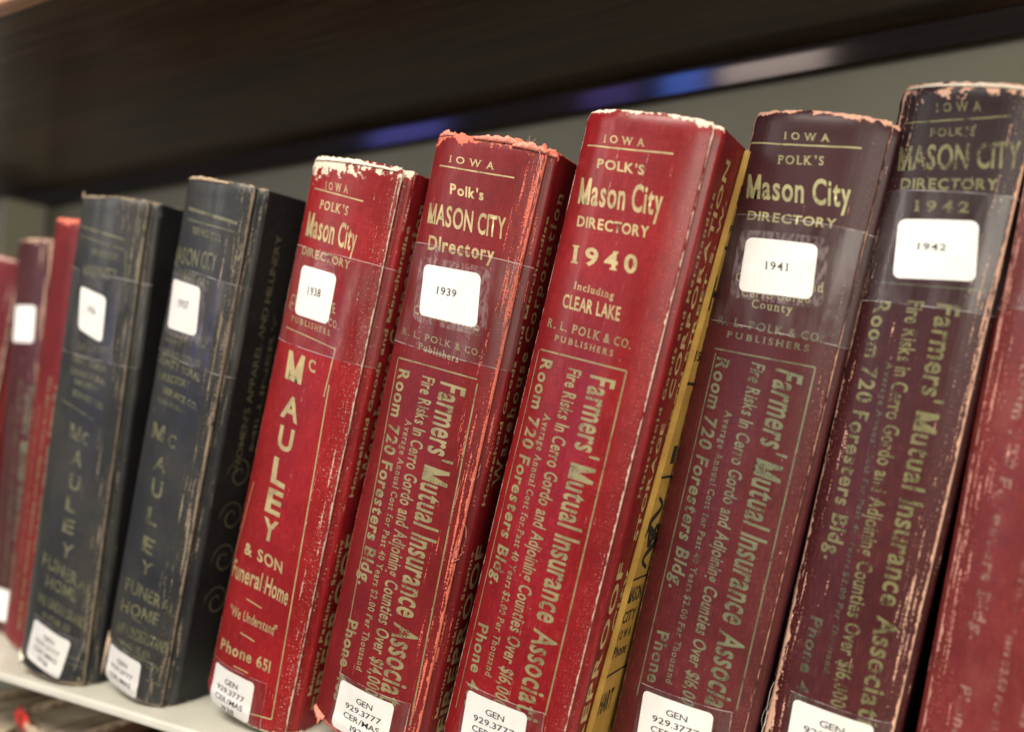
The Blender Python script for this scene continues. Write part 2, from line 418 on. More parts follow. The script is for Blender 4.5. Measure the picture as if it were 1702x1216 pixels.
    # put a flat shape drawn in (u, v) onto the spine
    def wrap(s, bm, off, step=0.0015):
        cut_u(bm, step)
        L = bm.loops.layers.uv.verify()
        for f in bm.faces:
            f.smooth = True
            for l in f.loops: l[L].uv = (l.vert.co.x, l.vert.co.y)
        for v in bm.verts: v.co = s.surf(v.co.x, min(max(v.co.y, -0.0005), s.h + 0.0005), off + v.co.z)
        return bm
    def text(s, txt, style, O, R, T, mat, parent, off=0.00009, tz=0.00003, M=None):
        bm = glyph_mesh(txt, style)
        O = Vector(O); dR = Vector(R) - O; dT = Vector(T) - O
        dM = (Vector(M) - (O + dR * .5)) if M else Vector((0, 0))
        for v in bm.verts:
            z = tz if v.co.z > 0.005 else 0.0
            q = O + dR * v.co.x + dT * v.co.y + dM * (4 * v.co.x * (1 - v.co.x))
            v.co = Vector((q.x, q.y, z))
        s.wrap(bm, off, 0.002)
        return mobj('lettering', bm, mat, parent)
    def rule(s, pts, wd, mat, parent, off=0.00008):
        P = [Vector(p) for p in pts]; bm = bmesh.new(); k = 24; prev = None; n = len(P) - 1
        def at(f):
            f = min(max(f, 0), 1) * n; i = min(int(f), n - 1); return P[i] + (P[i + 1] - P[i]) * (f - i)
        for i in range(k + 1):
            c = at(i / k); d = (at(i / k + .06) - at(i / k - .06)).normalized(); n_ = Vector((-d.y, d.x)) * wd / 2
            p = [bm.verts.new((c.x + n_.x, c.y + n_.y, 0)), bm.verts.new((c.x - n_.x, c.y - n_.y, 0))]
            if prev: bm.faces.new((prev[0], prev[1], p[1], p[0]))
            prev = p
        s.wrap(bm, off, 0.002)
        return mobj('gilt_rule', bm, mat, parent)
    def patch(s, quad, rad, mat, parent, off, name, wob=0.0):
        """rounded quad in (u, v): TL TR BR BL"""
        TL, TR, BR, BL = [Vector(q) for q in quad]
        W_ = ((TR - TL).length + (BR - BL).length) / 2; H_ = ((TL - BL).length + (TR - BR).length) / 2
        bm = bmesh.new(); pts = []
        for cx, cy, a0 in ((1, 1, 0), (0, 1, 90), (0, 0, 180), (1, 0, 270)):
            for i in range(7):
                a = math.radians(a0 + 15 * i)
                x = cx * W_ + (rad if cx == 0 else -rad) + rad * math.cos(a); y = cy * H_ + (rad if cy == 0 else -rad) + rad * math.sin(a)
                pts.append((x / W_, y / H_))
        vs = []
        for x, y in pts:
            q = (BL * (1 - x) + BR * x) * (1 - y) + (TL * (1 - x) + TR * x) * y
            vs.append(bm.verts.new((q.x, q.y, 0)))
        bm.faces.new(vs)
        cut_u(bm, 0.002, 1)
        s.wrap(bm, off, 0.0015)
        return mobj(name, bm, mat, parent)
    def cover_text(s, txt, style, y0, z0, y1, z1, cap, mat, parent, off=0.00012):
        """lettering on the right-hand cover; (y, z) local, baseline from 0 to 1, cap height towards the spine side if it reads upwards"""
        bm = glyph_mesh(txt, style); O = Vector((y0, z0)); R = Vector((y1, z1)) - O
        up = Vector((-R.y, R.x)).normalized() * cap
        L = bm.loops.layers.uv.verify()
        for v in bm.verts:
            q = O + R * v.co.x + up * v.co.y
            v.co = Vector((s.w / 2 + 0.0020 + off + (0.00003 if v.co.z > .005 else 0), q.x, q.y))
        for f in bm.faces:
            for l in f.loops: l[L].uv = (l.vert.co.y, l.vert.co.z)
        return mobj('lettering', bm, mat, parent)
def lerp2(q, s_, t):
    TL, TR, BR, BL = [Vector(a) for a in q]
    return (TL * (1 - s_) + TR * s_) * (1 - t) + (BL * (1 - s_) + BR * s_) * t

DATA = {'1936': {'call': [(-0.00806, 0.02974), (0.01736, 0.02176), (0.01647, 0.00465), (-0.01351, 0.01144)], 'rule': [[(-0.02613, 0.2414), (-0.01259, 0.23962), (-0.00033, 0.23787), (0.00997, 0.23631), (0.01834, 0.23496)], [(-0.02628, 0.23642), (-0.01119, 0.23445), (0.00072, 0.23266), (0.01088, 0.23103), (0.0191, 0.22958)], [(0.02007, 0.22915), (0.02045, 0.22483), (0.02082, 0.2205), (0.0212, 0.21617), (0.02157, 0.21184)], [(-0.01316, 0.14655), (-0.00482, 0.14493), (0.00221, 0.14319), (0.00872, 0.14141), (0.01439, 0.13952)], [(0.01786, 0.01535), (0.02113, 0.01464), (0.02424, 0.01379), (0.02725, 0.01282), (0.02876, 0.01128)], [(0.01795, 0.01171), (0.02119, 0.01123), (0.02427, 0.01061), (0.02724, 0.00987), (0.02875, 0.00856)]], 'tape': [(-0.02634, 0.21911), (0.02142, 0.21291), (0.02973, 0.16661), (-0.01605, 0.1762)], 'text': [("SERVICE CO'S.", 'cond', (-0.00327, 0.22546), (0.01645, 0.22356), (-0.00311, 0.22881), (0.00752, 0.22445)), ('MASON CITY', 'cond', (-0.00797, 0.21399), (0.01683, 0.21286), (-0.00843, 0.22012), (0.00576, 0.21338)), ('DIRECTORY', 'cond', (-0.00474, 0.17457), (0.01769, 0.17459), (-0.00457, 0.17794), (0.00767, 0.17466)), ('CERRO GORDO', 'heavy', (-0.00698, 0.16815), (0.01794, 0.16475), (-0.00735, 0.17147), (0.0069, 0.16655)), ('COUNTY RURAL', 'heavy', (-0.00733, 0.16138), (0.0183, 0.15822), (-0.00771, 0.1647), (0.00699, 0.15994)), ('DIRECTORY', 'heavy', (-0.00264, 0.15641), (0.01592, 0.15404), (-0.00288, 0.15917), (0.00747, 0.15531)), ('SERVICE CO.', 'heavy', (-0.00308, 0.15021), (0.01957, 0.14523), (-0.00342, 0.15351), (0.00957, 0.14788)), ('M', 'heavy', (-0.00118, 0.12801), (0.00721, 0.12667), (-0.00112, 0.13582), (0.00312, 0.12735)), ('C', 'heavy', (0.0088, 0.12612), (0.01322, 0.12549), (0.00853, 0.13259), (0.01107, 0.12582)), ('A', 'heavy', (0.00224, 0.11451), (0.01072, 0.11329), (0.00329, 0.12247), (0.00666, 0.11394)), ('U', 'heavy', (0.00345, 0.1015), (0.01154, 0.10056), (0.00377, 0.11001), (0.00767, 0.10107)), ('L', 'heavy', (0.0031, 0.0901), (0.01095, 0.08893), (0.0036, 0.0977), (0.00719, 0.08956)), ('E', 'heavy', (0.0028, 0.07843), (0.01115, 0.07772), (0.0033, 0.08604), (0.00716, 0.07813)), ('Y', 'heavy', (0.00336, 0.06557), (0.01217, 0.06477), (0.00445, 0.07332), (0.00798, 0.06524)), ('FUNERAL', 'heavy', (-0.00991, 0.05763), (0.02573, 0.04731), (-0.00985, 0.06457), (0.01097, 0.05366)), ('HOME', 'heavy', (-0.00435, 0.04728), (0.01812, 0.04355), (-0.00415, 0.05353), (0.00811, 0.04588)), ('WE UNDERSTAND', 'cond', (-0.01002, 0.03751), (0.02406, 0.03021), (-0.00962, 0.04316), (0.00982, 0.03506)), ('PHONE 651', 'heavy', (-0.00339, 0.02963), (0.0169, 0.02682), (-0.00319, 0.03381), (0.00776, 0.02864))], 'year': ('1936', [(-0.00859, 0.20834), (0.0121, 0.20408), (0.01311, 0.18002), (-0.00588, 0.18562)], [(-0.00041, 0.19509), (0.00632, 0.1941), (-0.00059, 0.19841)])}, '1937': {'call': [(-0.01995, 0.01829), (0.01623, 0.01968), (0.01691, -0.00049), (-0.0178, -0.00063)], 'rule': [[(-0.01371, 0.24214), (-0.00208, 0.24125), (0.00736, 0.24045), (0.01518, 0.23973), (0.02171, 0.23908)], [(-0.01272, 0.23681), (-0.00128, 0.23625), (0.0082, 0.23574), (0.01597, 0.23528), (0.02249, 0.23487)], [(0.02151, 0.23437), (0.02176, 0.23013), (0.02202, 0.22588), (0.02227, 0.22163), (0.02252, 0.21737)], [(-0.00936, 0.02362), (0.00159, 0.02357), (0.01095, 0.02277), (0.01849, 0.02086), (0.025, 0.01805)], [(0.01655, 0.0123), (0.01875, 0.01222), (0.02086, 0.01205), (0.0229, 0.0118), (0.02488, 0.01148)], [(-0.00064, 0.03845), (0.00145, 0.03842), (0.00349, 0.03838), (0.00548, 0.03831), (0.00738, 0.0382)], [(-0.00117, 0.02895), (0.001, 0.02891), (0.00312, 0.02886), (0.00519, 0.02877), (0.00717, 0.02865)]], 'tape': [(-0.01676, 0.21587), (0.02277, 0.20905), (0.02716, 0.1651), (-0.02098, 0.17284)], 'text': [("SERVICE CO'S.", 'cond', (-0.00615, 0.23042), (0.0152, 0.22885), (-0.00667, 0.2339), (0.00561, 0.22962)), ('MASON CITY', 'cond', (-0.02474, 0.21459), (0.01445, 0.21479), (-0.02473, 0.22292), (-0.00077, 0.21481)), ('DIRECTORY', 'cond', (-0.01146, 0.20606), (0.01307, 0.20455), (-0.01186, 0.21199), (0.00213, 0.20536)), ('CLEAR LAKE', 'heavy', (-0.0147, 0.17601), (0.01622, 0.1782), (-0.01154, 0.18148), (0.00322, 0.17743)), ('AND', 'heavy', (-0.00821, 0.1755), (0.00069, 0.17526), (-0.00838, 0.17787), (-0.00358, 0.1754)), ('CERRO GORDO', 'heavy', (-0.01583, 0.16863), (0.01581, 0.16833), (-0.01604, 0.17214), (0.00263, 0.16885)), ('COUNTY RURAL', 'heavy', (-0.02468, 0.16433), (0.01655, 0.16178), (-0.02471, 0.1683), (0.0006, 0.16367)), ('DIRECTORY', 'heavy', (-0.01447, 0.15667), (0.01166, 0.15715), (-0.01465, 0.16019), (0.00026, 0.15719)), ('SERVICE CO.', 'heavy', (-0.00729, 0.15102), (0.01815, 0.14792), (-0.00734, 0.15431), (0.00708, 0.1498)), ('PUBLISHERS', 'slab', (-0.01102, 0.14576), (0.01029, 0.14478), (-0.01068, 0.14805), (0.00055, 0.14544)), ('M', 'heavy', (-0.01037, 0.12777), (0.00025, 0.12755), (-0.01061, 0.13579), (-0.00473, 0.12773)), ('C', 'heavy', (0.00354, 0.12712), (0.00983, 0.1266), (0.00337, 0.13348), (0.0068, 0.12689)), ('A', 'heavy', (-0.00426, 0.11339), (0.00607, 0.11306), (-0.00358, 0.12072), (0.00104, 0.11326)), ('U', 'heavy', (-0.00249, 0.10024), (0.00658, 0.10035), (-0.00298, 0.10921), (0.00216, 0.10033)), ('L', 'heavy', (-0.00278, 0.08644), (0.00644, 0.08637), (-0.00261, 0.09473), (0.00194, 0.08644)), ('E', 'heavy', (-0.00248, 0.07211), (0.00733, 0.07213), (-0.00199, 0.08015), (0.00258, 0.07218)), ('Y', 'heavy', (-0.00084, 0.06149), (0.00815, 0.06174), (-1e-05, 0.06835), (0.00381, 0.06168)), ('FUNERAL', 'heavy', (-0.01026, 0.04877), (0.0251, 0.04634), (-0.01047, 0.05538), (0.01073, 0.04934)), ('HOME', 'heavy', (-0.01187, 0.0374), (0.01759, 0.03994), (-0.01129, 0.04368), (0.00502, 0.03975)), ('WE UNDERSTAND', 'cond', (-0.01367, 0.02584), (0.024, 0.02738), (-0.01274, 0.03165), (0.00898, 0.02881)), ('PHONE 651', 'heavy', (-0.00579, 0.02108), (0.01659, 0.02306), (-0.00566, 0.02448), (0.00665, 0.02278)), ('MASON CITY', 'heavy', (-0.00236, 0.0178), (0.02264, 0.01688), (-0.00224, 0.02119), (0.01196, 0.01854))], 'year': ('1937', [(-0.01839, 0.20696), (0.00777, 0.20574), (0.01018, 0.18249), (-0.01428, 0.18269)], [(-0.00762, 0.19412), (0.00158, 0.19404), (-0.00844, 0.19779)])}, '1938': {'call': [(-0.02287, 0.01799), (0.01152, 0.02066), (0.01305, 0.002), (-0.02722, -0.00176)], 'rule': [[(-0.01891, 0.24446), (-0.00865, 0.24355), (-0.00087, 0.24291), (0.00638, 0.24233), (0.01296, 0.24184)], [(-0.01856, 0.17995), (-0.00806, 0.1792), (-0.0, 0.17827), (0.00751, 0.17731), (0.01426, 0.17628)], [(0.01426, 0.17628), (0.01408, 0.17087), (0.0139, 0.16545), (0.01372, 0.16003), (0.01353, 0.15459)], [(0.01491, 0.1603), (0.01631, 0.1227), (0.01771, 0.08469), (0.01909, 0.04625), (0.02047, 0.00735)], [(-0.01978, 0.10599), (-0.02253, 0.08371), (-0.02669, 0.06051), (-0.02763, 0.03838), (-0.02759, 0.01663)], [(0.00911, 0.00617), (0.01217, 0.00662), (0.01508, 0.00692), (0.01785, 0.00708), (0.02053, 0.0071)], [(-0.00636, 0.05451), (-0.00372, 0.05437), (-0.00116, 0.0542), (0.00137, 0.05402), (0.00385, 0.05382)], [(-0.00595, 0.03853), (-0.00345, 0.03842), (-0.00103, 0.03828), (0.00137, 0.03813), (0.00372, 0.03796)], [(-0.00575, 0.02254), (-0.00332, 0.02269), (-0.00095, 0.02281), (0.00139, 0.02292), (0.00369, 0.02301)]], 'tape': [(-0.02072, 0.21866), (0.02411, 0.21531), (0.02806, 0.1709), (-0.02245, 0.17449)], 'text': [('IOWA', 'serif', (-0.01017, 0.24445), (0.00398, 0.24415), (-0.01086, 0.24798), (-0.0028, 0.24427)), ("POLK'S", 'serif', (-0.01149, 0.23563), (0.00618, 0.23453), (-0.01158, 0.23961), (-0.00219, 0.23504)), ('Mason City', 'cond', (-0.01858, 0.22265), (0.01406, 0.21948), (-0.01939, 0.23369), (-0.00012, 0.22095)), ('DIRECTORY', 'heavy', (-0.01827, 0.21399), (0.0131, 0.21162), (-0.01853, 0.21783), (-0.00062, 0.21275)), ('CLEAR LAKE', 'serif', (-0.01914, 0.19061), (0.01067, 0.19131), (-0.02032, 0.19515), (-0.00228, 0.19106)), ('R. L. POLK & CO.', 'serif', (-0.0206, 0.18848), (0.01384, 0.18479), (-0.02119, 0.19183), (-0.00076, 0.18675)), ('PUBLISHERS', 'serif', (-0.01523, 0.18339), (0.01006, 0.18117), (-0.01555, 0.18605), (-0.00145, 0.18234)), ('M', 'heavy', (-0.01099, 0.15752), (-9e-05, 0.15665), (-0.01185, 0.17043), (-0.00529, 0.15712)), ('C', 'heavy', (0.00233, 0.16408), (0.00659, 0.16343), (0.0015, 0.16941), (0.00449, 0.16376)), ('A', 'heavy', (-0.00897, 0.14032), (0.00235, 0.13898), (-0.00886, 0.15101), (-0.00312, 0.13968)), ('U', 'heavy', (-0.0071, 0.12586), (0.00227, 0.12525), (-0.00744, 0.13671), (-0.00231, 0.12557)), ('L', 'heavy', (-0.00661, 0.10992), (0.00271, 0.10895), (-0.00733, 0.12205), (-0.00186, 0.10946)), ('E', 'heavy', (-0.00669, 0.09645), (0.00325, 0.09609), (-0.00689, 0.10756), (-0.00162, 0.09629)), ('Y', 'heavy', (-0.00569, 0.08395), (0.00398, 0.08379), (-0.00595, 0.09398), (-0.00077, 0.08389)), ('& SON', 'heavy', (-0.01466, 0.07334), (0.01104, 0.07225), (-0.01555, 0.07879), (-0.0007, 0.07322)), ('Funeral Home', 'cond', (-0.02293, 0.05941), (0.01651, 0.05905), (-0.02306, 0.06776), (0.00042, 0.0608)), ('"We Understand"', 'cond', (-0.0168, 0.04305), (0.01408, 0.04415), (-0.01685, 0.0479), (0.0004, 0.04447)), ('Phone 651', 'heavy', (-0.01888, 0.02508), (0.01506, 0.02702), (-0.01926, 0.03052), (0.00041, 0.02733))], 'year': ('1938', [(-0.0153, 0.20946), (0.00753, 0.20826), (0.00807, 0.18591), (-0.01356, 0.18704)], [(-0.0079, 0.19691), (0.00061, 0.1969), (-0.00825, 0.20038)])}, '1939': {'call': [(-0.01181, 0.02314), (0.01638, 0.02334), (0.01746, 0.00822), (-0.01239, 0.00382)], 'rule': [[(-0.02052, 0.24836), (-0.00854, 0.24758), (0.00099, 0.24728), (0.00987, 0.2471), (0.01796, 0.24717)], [(-0.0202, 0.1645), (-0.00743, 0.16466), (0.00284, 0.16458), (0.01232, 0.16443), (0.02092, 0.16412)], [(0.02142, 0.16249), (0.02224, 0.12653), (0.02307, 0.09016), (0.02391, 0.05338), (0.02475, 0.01616)], [(-0.02027, 0.16441), (-0.01831, 0.12724), (-0.0165, 0.0899), (-0.0148, 0.05236), (-0.01319, 0.01459)]], 'tape': [(-0.02245, 0.21512), (0.02669, 0.21348), (0.02662, 0.16987), (-0.02233, 0.17143)], 'text': [('IOWA', 'serif', (-0.0148, 0.25002), (0.00865, 0.249), (-0.01506, 0.25292), (-0.00235, 0.24936)), ("Polk's", 'heavy', (-0.01018, 0.23672), (0.00691, 0.23595), (-0.0111, 0.24117), (-0.00134, 0.23629)), ('MASON CITY', 'cond', (-0.02086, 0.22357), (0.01944, 0.22202), (-0.02207, 0.23236), (0.00176, 0.22248)), ('DIrectory', 'heavy', (-0.01659, 0.21231), (0.01714, 0.21227), (-0.01743, 0.21851), (0.00178, 0.21217)), ('CLEAR LAKE', 'serif', (-0.0163, 0.18454), (0.01698, 0.18363), (-0.01733, 0.18829), (0.0018, 0.18411)), ('R. L. POLK & CO.,', 'serif', (-0.02186, 0.1748), (0.02121, 0.17332), (-0.02215, 0.17759), (0.00254, 0.17425)), ('Publishers', 'slab', (-0.00921, 0.17026), (0.01142, 0.16893), (-0.00946, 0.17325), (0.00152, 0.16962)), ("Farmers' Mutual Insurance Associat", 'cond', (0.00548, 0.15991), (0.00923, 0.0228), (0.01732, 0.15935), (0.00736, 0.09193)), ('Fire Risks In Cerro Gordo and Adjoining Counties Over $14,000', 'cond', (-0.00397, 0.16008), (0.00189, 0.0232), (0.00268, 0.16004), (-0.00105, 0.09209)), ('Average Annual Cost for Past 40 Years $2.00 Per Thousand', 'slab', (-0.00771, 0.14039), (-0.00514, 0.03027), (-0.00438, 0.14045), (-0.00642, 0.08569)), ('Room 720 Foresters Bldg.', 'heavy', (-0.01782, 0.16014), (-0.01458, 0.0652), (-0.01079, 0.16027), (-0.01616, 0.11287)), ('Phone 483', 'heavy', (-0.01577, 0.04886), (-0.01468, 0.01249), (-0.0093, 0.04983), (-0.01522, 0.0307))], 'year': ('1939', [(-0.01634, 0.20605), (0.01307, 0.20657), (0.01614, 0.18451), (-0.01284, 0.18463)], [(-0.00667, 0.19489), (0.00399, 0.19501), (-0.00691, 0.19786)])}, '1940': {'call': [(-0.01573, 0.02565), (0.01117, 0.02975), (0.01275, 0.01441), (-0.01535, 0.00862)], 'rule': [[(-0.02288, 0.24905), (-0.01072, 0.24834), (-0.00133, 0.24835), (0.00742, 0.24852), (0.01556, 0.24894)], [(-0.0221, 0.16693), (-0.00964, 0.16719), (0.00016, 0.16728), (0.00932, 0.16732), (0.0178, 0.16729)], [(0.0178, 0.16729), (0.01805, 0.13396), (0.0183, 0.10013), (0.01855, 0.06578), (0.01881, 0.03091)], [(-0.02285, 0.16642), (-0.02258, 0.12947), (-0.0223, 0.09198), (-0.02203, 0.05394), (-0.02176, 0.01533)]], 'text': [('IOWA', 'serif', (-0.01397, 0.2502), (0.00401, 0.25009), (-0.01439, 0.25314), (-0.00454, 0.25002)), ("POLK'S", 'heavy', (-0.01412, 0.24021), (0.00644, 0.23963), (-0.01466, 0.24389), (-0.00332, 0.2398)), ('Mason City', 'cond', (-0.01998, 0.2259), (0.01657, 0.22597), (-0.02139, 0.23627), (0.00011, 0.22559)), ('DIRECTORY', 'heavy', (-0.01749, 0.21707), (0.0138, 0.2171), (-0.01799, 0.22128), (-0.00061, 0.21691)), ('1940', 'fat', (-0.01601, 0.20276), (0.01267, 0.20318), (-0.01702, 0.20974), (-0.00068, 0.20289)), ('Including', 'slab', (-0.01149, 0.19312), (0.00641, 0.19226), (-0.01162, 0.19593), (-0.00222, 0.19267)), ('CLEAR LAKE', 'cond', (-0.01507, 0.18514), (0.01056, 0.18473), (-0.01564, 0.19048), (-0.00149, 0.18493)), ('R. L. POLK & CO.', 'serif', (-0.02121, 0.17649), (0.01718, 0.17551), (-0.02126, 0.17988), (7e-05, 0.17605)), ('PUBLISHERS', 'serif', (-0.01503, 0.17179), (0.01127, 0.17134), (-0.01515, 0.17416), (-0.00108, 0.1716)), ("Farmers' Mutual Insurance Associati", 'cond', (0.00451, 0.16277), (0.00704, 0.02693), (0.01478, 0.16277), (0.00576, 0.09575)), ('Fire Risks In Cerro Gordo and Adjoining Counties Over $16,000', 'cond', (-0.00545, 0.16308), (-0.00335, 0.02674), (0.0006, 0.16305), (-0.00441, 0.09582)), ('Average Annual Cost for Past 40 Years $2.00 Per Thousand', 'slab', (-0.01128, 0.1433), (-0.00993, 0.03562), (-0.00801, 0.14329), (-0.01061, 0.09002)), ('Room 720 Foresters Bldg.', 'heavy', (-0.01965, 0.16376), (-0.01894, 0.07025), (-0.01316, 0.16382), (-0.01929, 0.11744)), ('Phone 483', 'heavy', (-0.01991, 0.05332), (-0.01695, 0.01863), (-0.01356, 0.05432), (-0.01839, 0.03601))]}, '1941': {'call': [(-0.01374, 0.02973), (0.0131, 0.03343), (0.01527, 0.01664), (-0.01251, 0.01245)], 'rule': [[(-0.02617, 0.25129), (-0.01239, 0.25032), (-0.00177, 0.25051), (0.00817, 0.25097), (0.01769, 0.25187)], [(-0.01941, 0.16917), (-0.00809, 0.1694), (0.00176, 0.16965), (0.01114, 0.1699), (0.02028, 0.17017)], [(0.02017, 0.16983), (0.02057, 0.13711), (0.02097, 0.10397), (0.02139, 0.07039), (0.02181, 0.03637)], [(-0.0184, 0.16739), (-0.01816, 0.13281), (-0.01791, 0.09782), (-0.01767, 0.06241), (-0.01743, 0.02657)]], 'tape': [(-0.02567, 0.22283), (0.0267, 0.22219), (0.02799, 0.17979), (-0.02097, 0.17997)], 'text': [('IOWA', 'serif', (-0.01087, 0.25228), (0.00626, 0.25265), (-0.01138, 0.25506), (-0.00208, 0.25238)), ("POLK'S", 'serif', (-0.01108, 0.2428), (0.00602, 0.24377), (-0.01163, 0.24611), (-0.0023, 0.24321)), ('Mason City', 'cond', (-0.02161, 0.22915), (0.01877, 0.22997), (-0.02348, 0.23869), (0.00021, 0.22895)), ('DIRECTORY', 'heavy', (-0.01867, 0.22065), (0.01545, 0.2215), (-0.01894, 0.22423), (-0.00051, 0.22074)), ('Clear Lake and', 'slab', (-0.01719, 0.19639), (0.01647, 0.19774), (-0.01766, 0.19996), (0.00061, 0.1969)), ('Cerro Gordo', 'slab', (-0.01316, 0.19105), (0.01291, 0.19295), (-0.01336, 0.19372), (0.0004, 0.19195)), ('County', 'slab', (-0.00797, 0.18742), (0.00763, 0.1879), (-0.00831, 0.19066), (-2e-05, 0.18765)), ('R. L. POLK & CO.', 'serif', (-0.02129, 0.17901), (0.02031, 0.17962), (-0.02144, 0.18221), (0.00111, 0.17919)), ('PUBLISHERS', 'serif', (-0.01534, 0.17442), (0.01633, 0.17526), (-0.01551, 0.17694), (0.00128, 0.17481)), ("Farmers' Mutual Insurance Associa", 'cond', (0.00651, 0.16706), (0.00967, 0.03554), (0.01667, 0.16603), (0.00808, 0.10201)), ('Fire Risks In Cerro Gordo and Adjoining Counties Over $16,00', 'cond', (-0.00281, 0.16718), (0.00086, 0.03245), (0.00252, 0.16677), (-0.001, 0.1005)), ('Average Annual Cost for Past 40 Years $2.00 Per Thousand', 'slab', (-0.00838, 0.14687), (-0.00665, 0.03695), (-0.00569, 0.14692), (-0.00752, 0.0924)), ('Room 720 Foresters Bldg.', 'heavy', (-0.0173, 0.16632), (-0.01476, 0.07327), (-0.01143, 0.16583), (-0.01602, 0.12007)), ('Phone', 'heavy', (-0.01509, 0.05507), (-0.01461, 0.03394), (-0.00964, 0.05583), (-0.01485, 0.04452))], 'year': ('1941', [(-0.01673, 0.21384), (0.01094, 0.2147), (0.01318, 0.1943), (-0.01485, 0.19288)], [(-0.00671, 0.20273), (0.00302, 0.20325), (-0.00713, 0.20559)])}, '1942': {'call': [(-0.01111, 0.03587), (0.01413, 0.0378), (0.01575, 0.02217), (-0.01073, 0.02025)], 'rule': [[(-0.01924, 0.25444), (-0.00932, 0.25453), (-0.00083, 0.25537), (0.00727, 0.25638), (0.01518, 0.25781)], [(-0.01795, 0.19527), (-0.00707, 0.19554), (0.00247, 0.19608), (0.0116, 0.19673), (0.02095, 0.19769)]], 'tape': [(-0.02016, 0.22873), (0.01487, 0.23107), (0.02057, 0.1898), (-0.02046, 0.1876)], 'text': [('IOWA', 'serif', (-0.00887, 0.25787), (0.00571, 0.25885), (-0.00953, 0.261), (-0.00143, 0.25829)), ("POLK'S", 'serif', (-0.00909, 0.24895), (0.00515, 0.25014), (-0.00946, 0.2519), (-0.00182, 0.24948)), ('MASON CITY', 'cond', (-0.01842, 0.23676), (0.02143, 0.24086), (-0.01969, 0.24577), (0.00253, 0.2379)), ('DIRECTORY', 'heavy', (-0.01571, 0.22998), (0.01608, 0.23213), (-0.01617, 0.23392), (0.00096, 0.2306)), ('1942', 'fat', (-0.00892, 0.222), (0.00884, 0.22309), (-0.00935, 0.22604), (0.00017, 0.22247)), ("Farmers' Mutual Insurance Associati", 'cond', (0.0054, 0.19064), (0.00996, 0.03707), (0.01299, 0.19066), (0.00765, 0.11479)), ('Fire Risks in Cerro Gordo and Adjoining Counties Over $16,000', 'cond', (-0.00407, 0.19003), (-3e-05, 0.03935), (0.00136, 0.19043), (-0.00207, 0.11555)), ('Average Annual Cost for Past 40 Years $2.00 Per Thousand', 'slab', (-0.00667, 0.16717), (-0.00454, 0.05024), (-0.00457, 0.16713), (-0.00561, 0.10926)), ('Room 720 Foresters Bldg.', 'heavy', (-0.01572, 0.18852), (-0.01355, 0.09059), (-0.00959, 0.18879), (-0.01463, 0.13989)), ('Phone 48', 'heavy', (-0.01357, 0.06852), (-0.01287, 0.0347), (-0.00875, 0.06859), (-0.01322, 0.05165))], 'year': ('1942', [(-0.0136, 0.21885), (0.01268, 0.22074), (0.01568, 0.19984), (-0.01106, 0.19725)], [(-0.00548, 0.2085), (0.00444, 0.20908), (-0.00572, 0.21082)])}}

# ---------------------------------------------------------------- the shelving
ZU = 0.354; YW = 0.1915
def wood_mat(name, c1, c2, rough, coat, sc=9.0, coat_r=0.12, bd=0.0006, spec=0.5):
    k = NT(name); tc = k.n('ShaderNodeTexCoord').outputs['Object']
    a = k.noise(tc, sc, 6, 0.65, 1.0, 22.0, 22.0); b = k.noise(tc, 90, 4, 0.7, 0.25, 14, 14); g = k.noise(tc, 5, 3, 0.5, 1, 5, 5)
    f = k.math('ADD', k.math('MULTIPLY', a, 0.6), k.math('MULTIPLY', g, 0.4))
    c = k.mix(k.ramp(f, 0.38, 0.62), rgba(c1), rgba(c2))
    c = k.mix(k.math('MULTIPLY', k.ramp(b, 0.5, 0.7), 0.5), c, rgba(tuple(x * 0.4 for x in c1)))
    k.bsdf(c, rough, spec, coat=coat, coat_r=coat_r, bump=k.math('ADD', a, k.math('MULTIPLY', b, 0.4)), bstr=0.35, bdist=bd)
    return k.m
M_WALNUT = wood_mat('dark_walnut', (0.038, 0.021, 0.010), (0.115, 0.068, 0.033), 0.5, 0.35)
M_EDGEWOOD = wood_mat('edge_wood', (0.36, 0.17, 0.095), (0.62, 0.34, 0.21), 0.4, 0.4, 12)
M_LACQUER = wood_mat('black_lacquer', (0.010, 0.006, 0.006), (0.022, 0.013, 0.010), 0.6, 0.8, 20, 0.09, 0.00004, 0.1)
M_WALL = plain('back_panel_paint', (0.285, 0.277, 0.205), 0.6, var=0.06, scale=14, bump=0.05)
M_ENAMEL = plain('cream_enamel', (0.60, 0.585, 0.50), 0.45, var=0.05, scale=30, coat=0.3)

def board_thing(name, label, cat, mat, dims, bev=0.001, extra=None):
    bm = bmesh.new(); box(bm, *dims, bev)
    o = mobj(name, bm, mat)
    o['label'] = label; o['category'] = cat
    return o
sh = thing('upper_shelf', 'dark walnut shelf board overhead with a paler wood front edge and an added glossy black rail for reflections', 'shelf', (0, 0, ZU))
bm = bmesh.new(); box(bm, -0.85, 0.75, -0.0592, YW, 0, 0.022, 0.0006); mobj('shelf_board', bm, M_WALNUT, sh)
bm = bmesh.new(); box(bm, -0.85, 0.75, -0.070, -0.0594, -0.0010, 0.0235, 0.003, 4); mobj('edge_strip', bm, M_EDGEWOOD, sh)
bm = bmesh.new()   # added cove rail under the board, tilted to mirror the coloured lamps
pr = []; yy, zz = 0.1770, -0.0125
for i in range(13):
    pr.append((yy, zz)); a_ = math.radians(12.5 + 0.045 * i * i); st = 0.0128 / 12
    yy -= st * math.sin(a_); zz += st * math.cos(a_)
    if zz > -0.0002: break
pr.append((yy, -0.0001)); pr.append((YW - 0.0003, -0.0001)); pr.append((YW - 0.0003, -0.0072))
a = [bm.verts.new((-0.72, y, z)) for y, z in pr]; b = [bm.verts.new((0.74, y, z)) for y, z in pr]
n_ = len(pr)
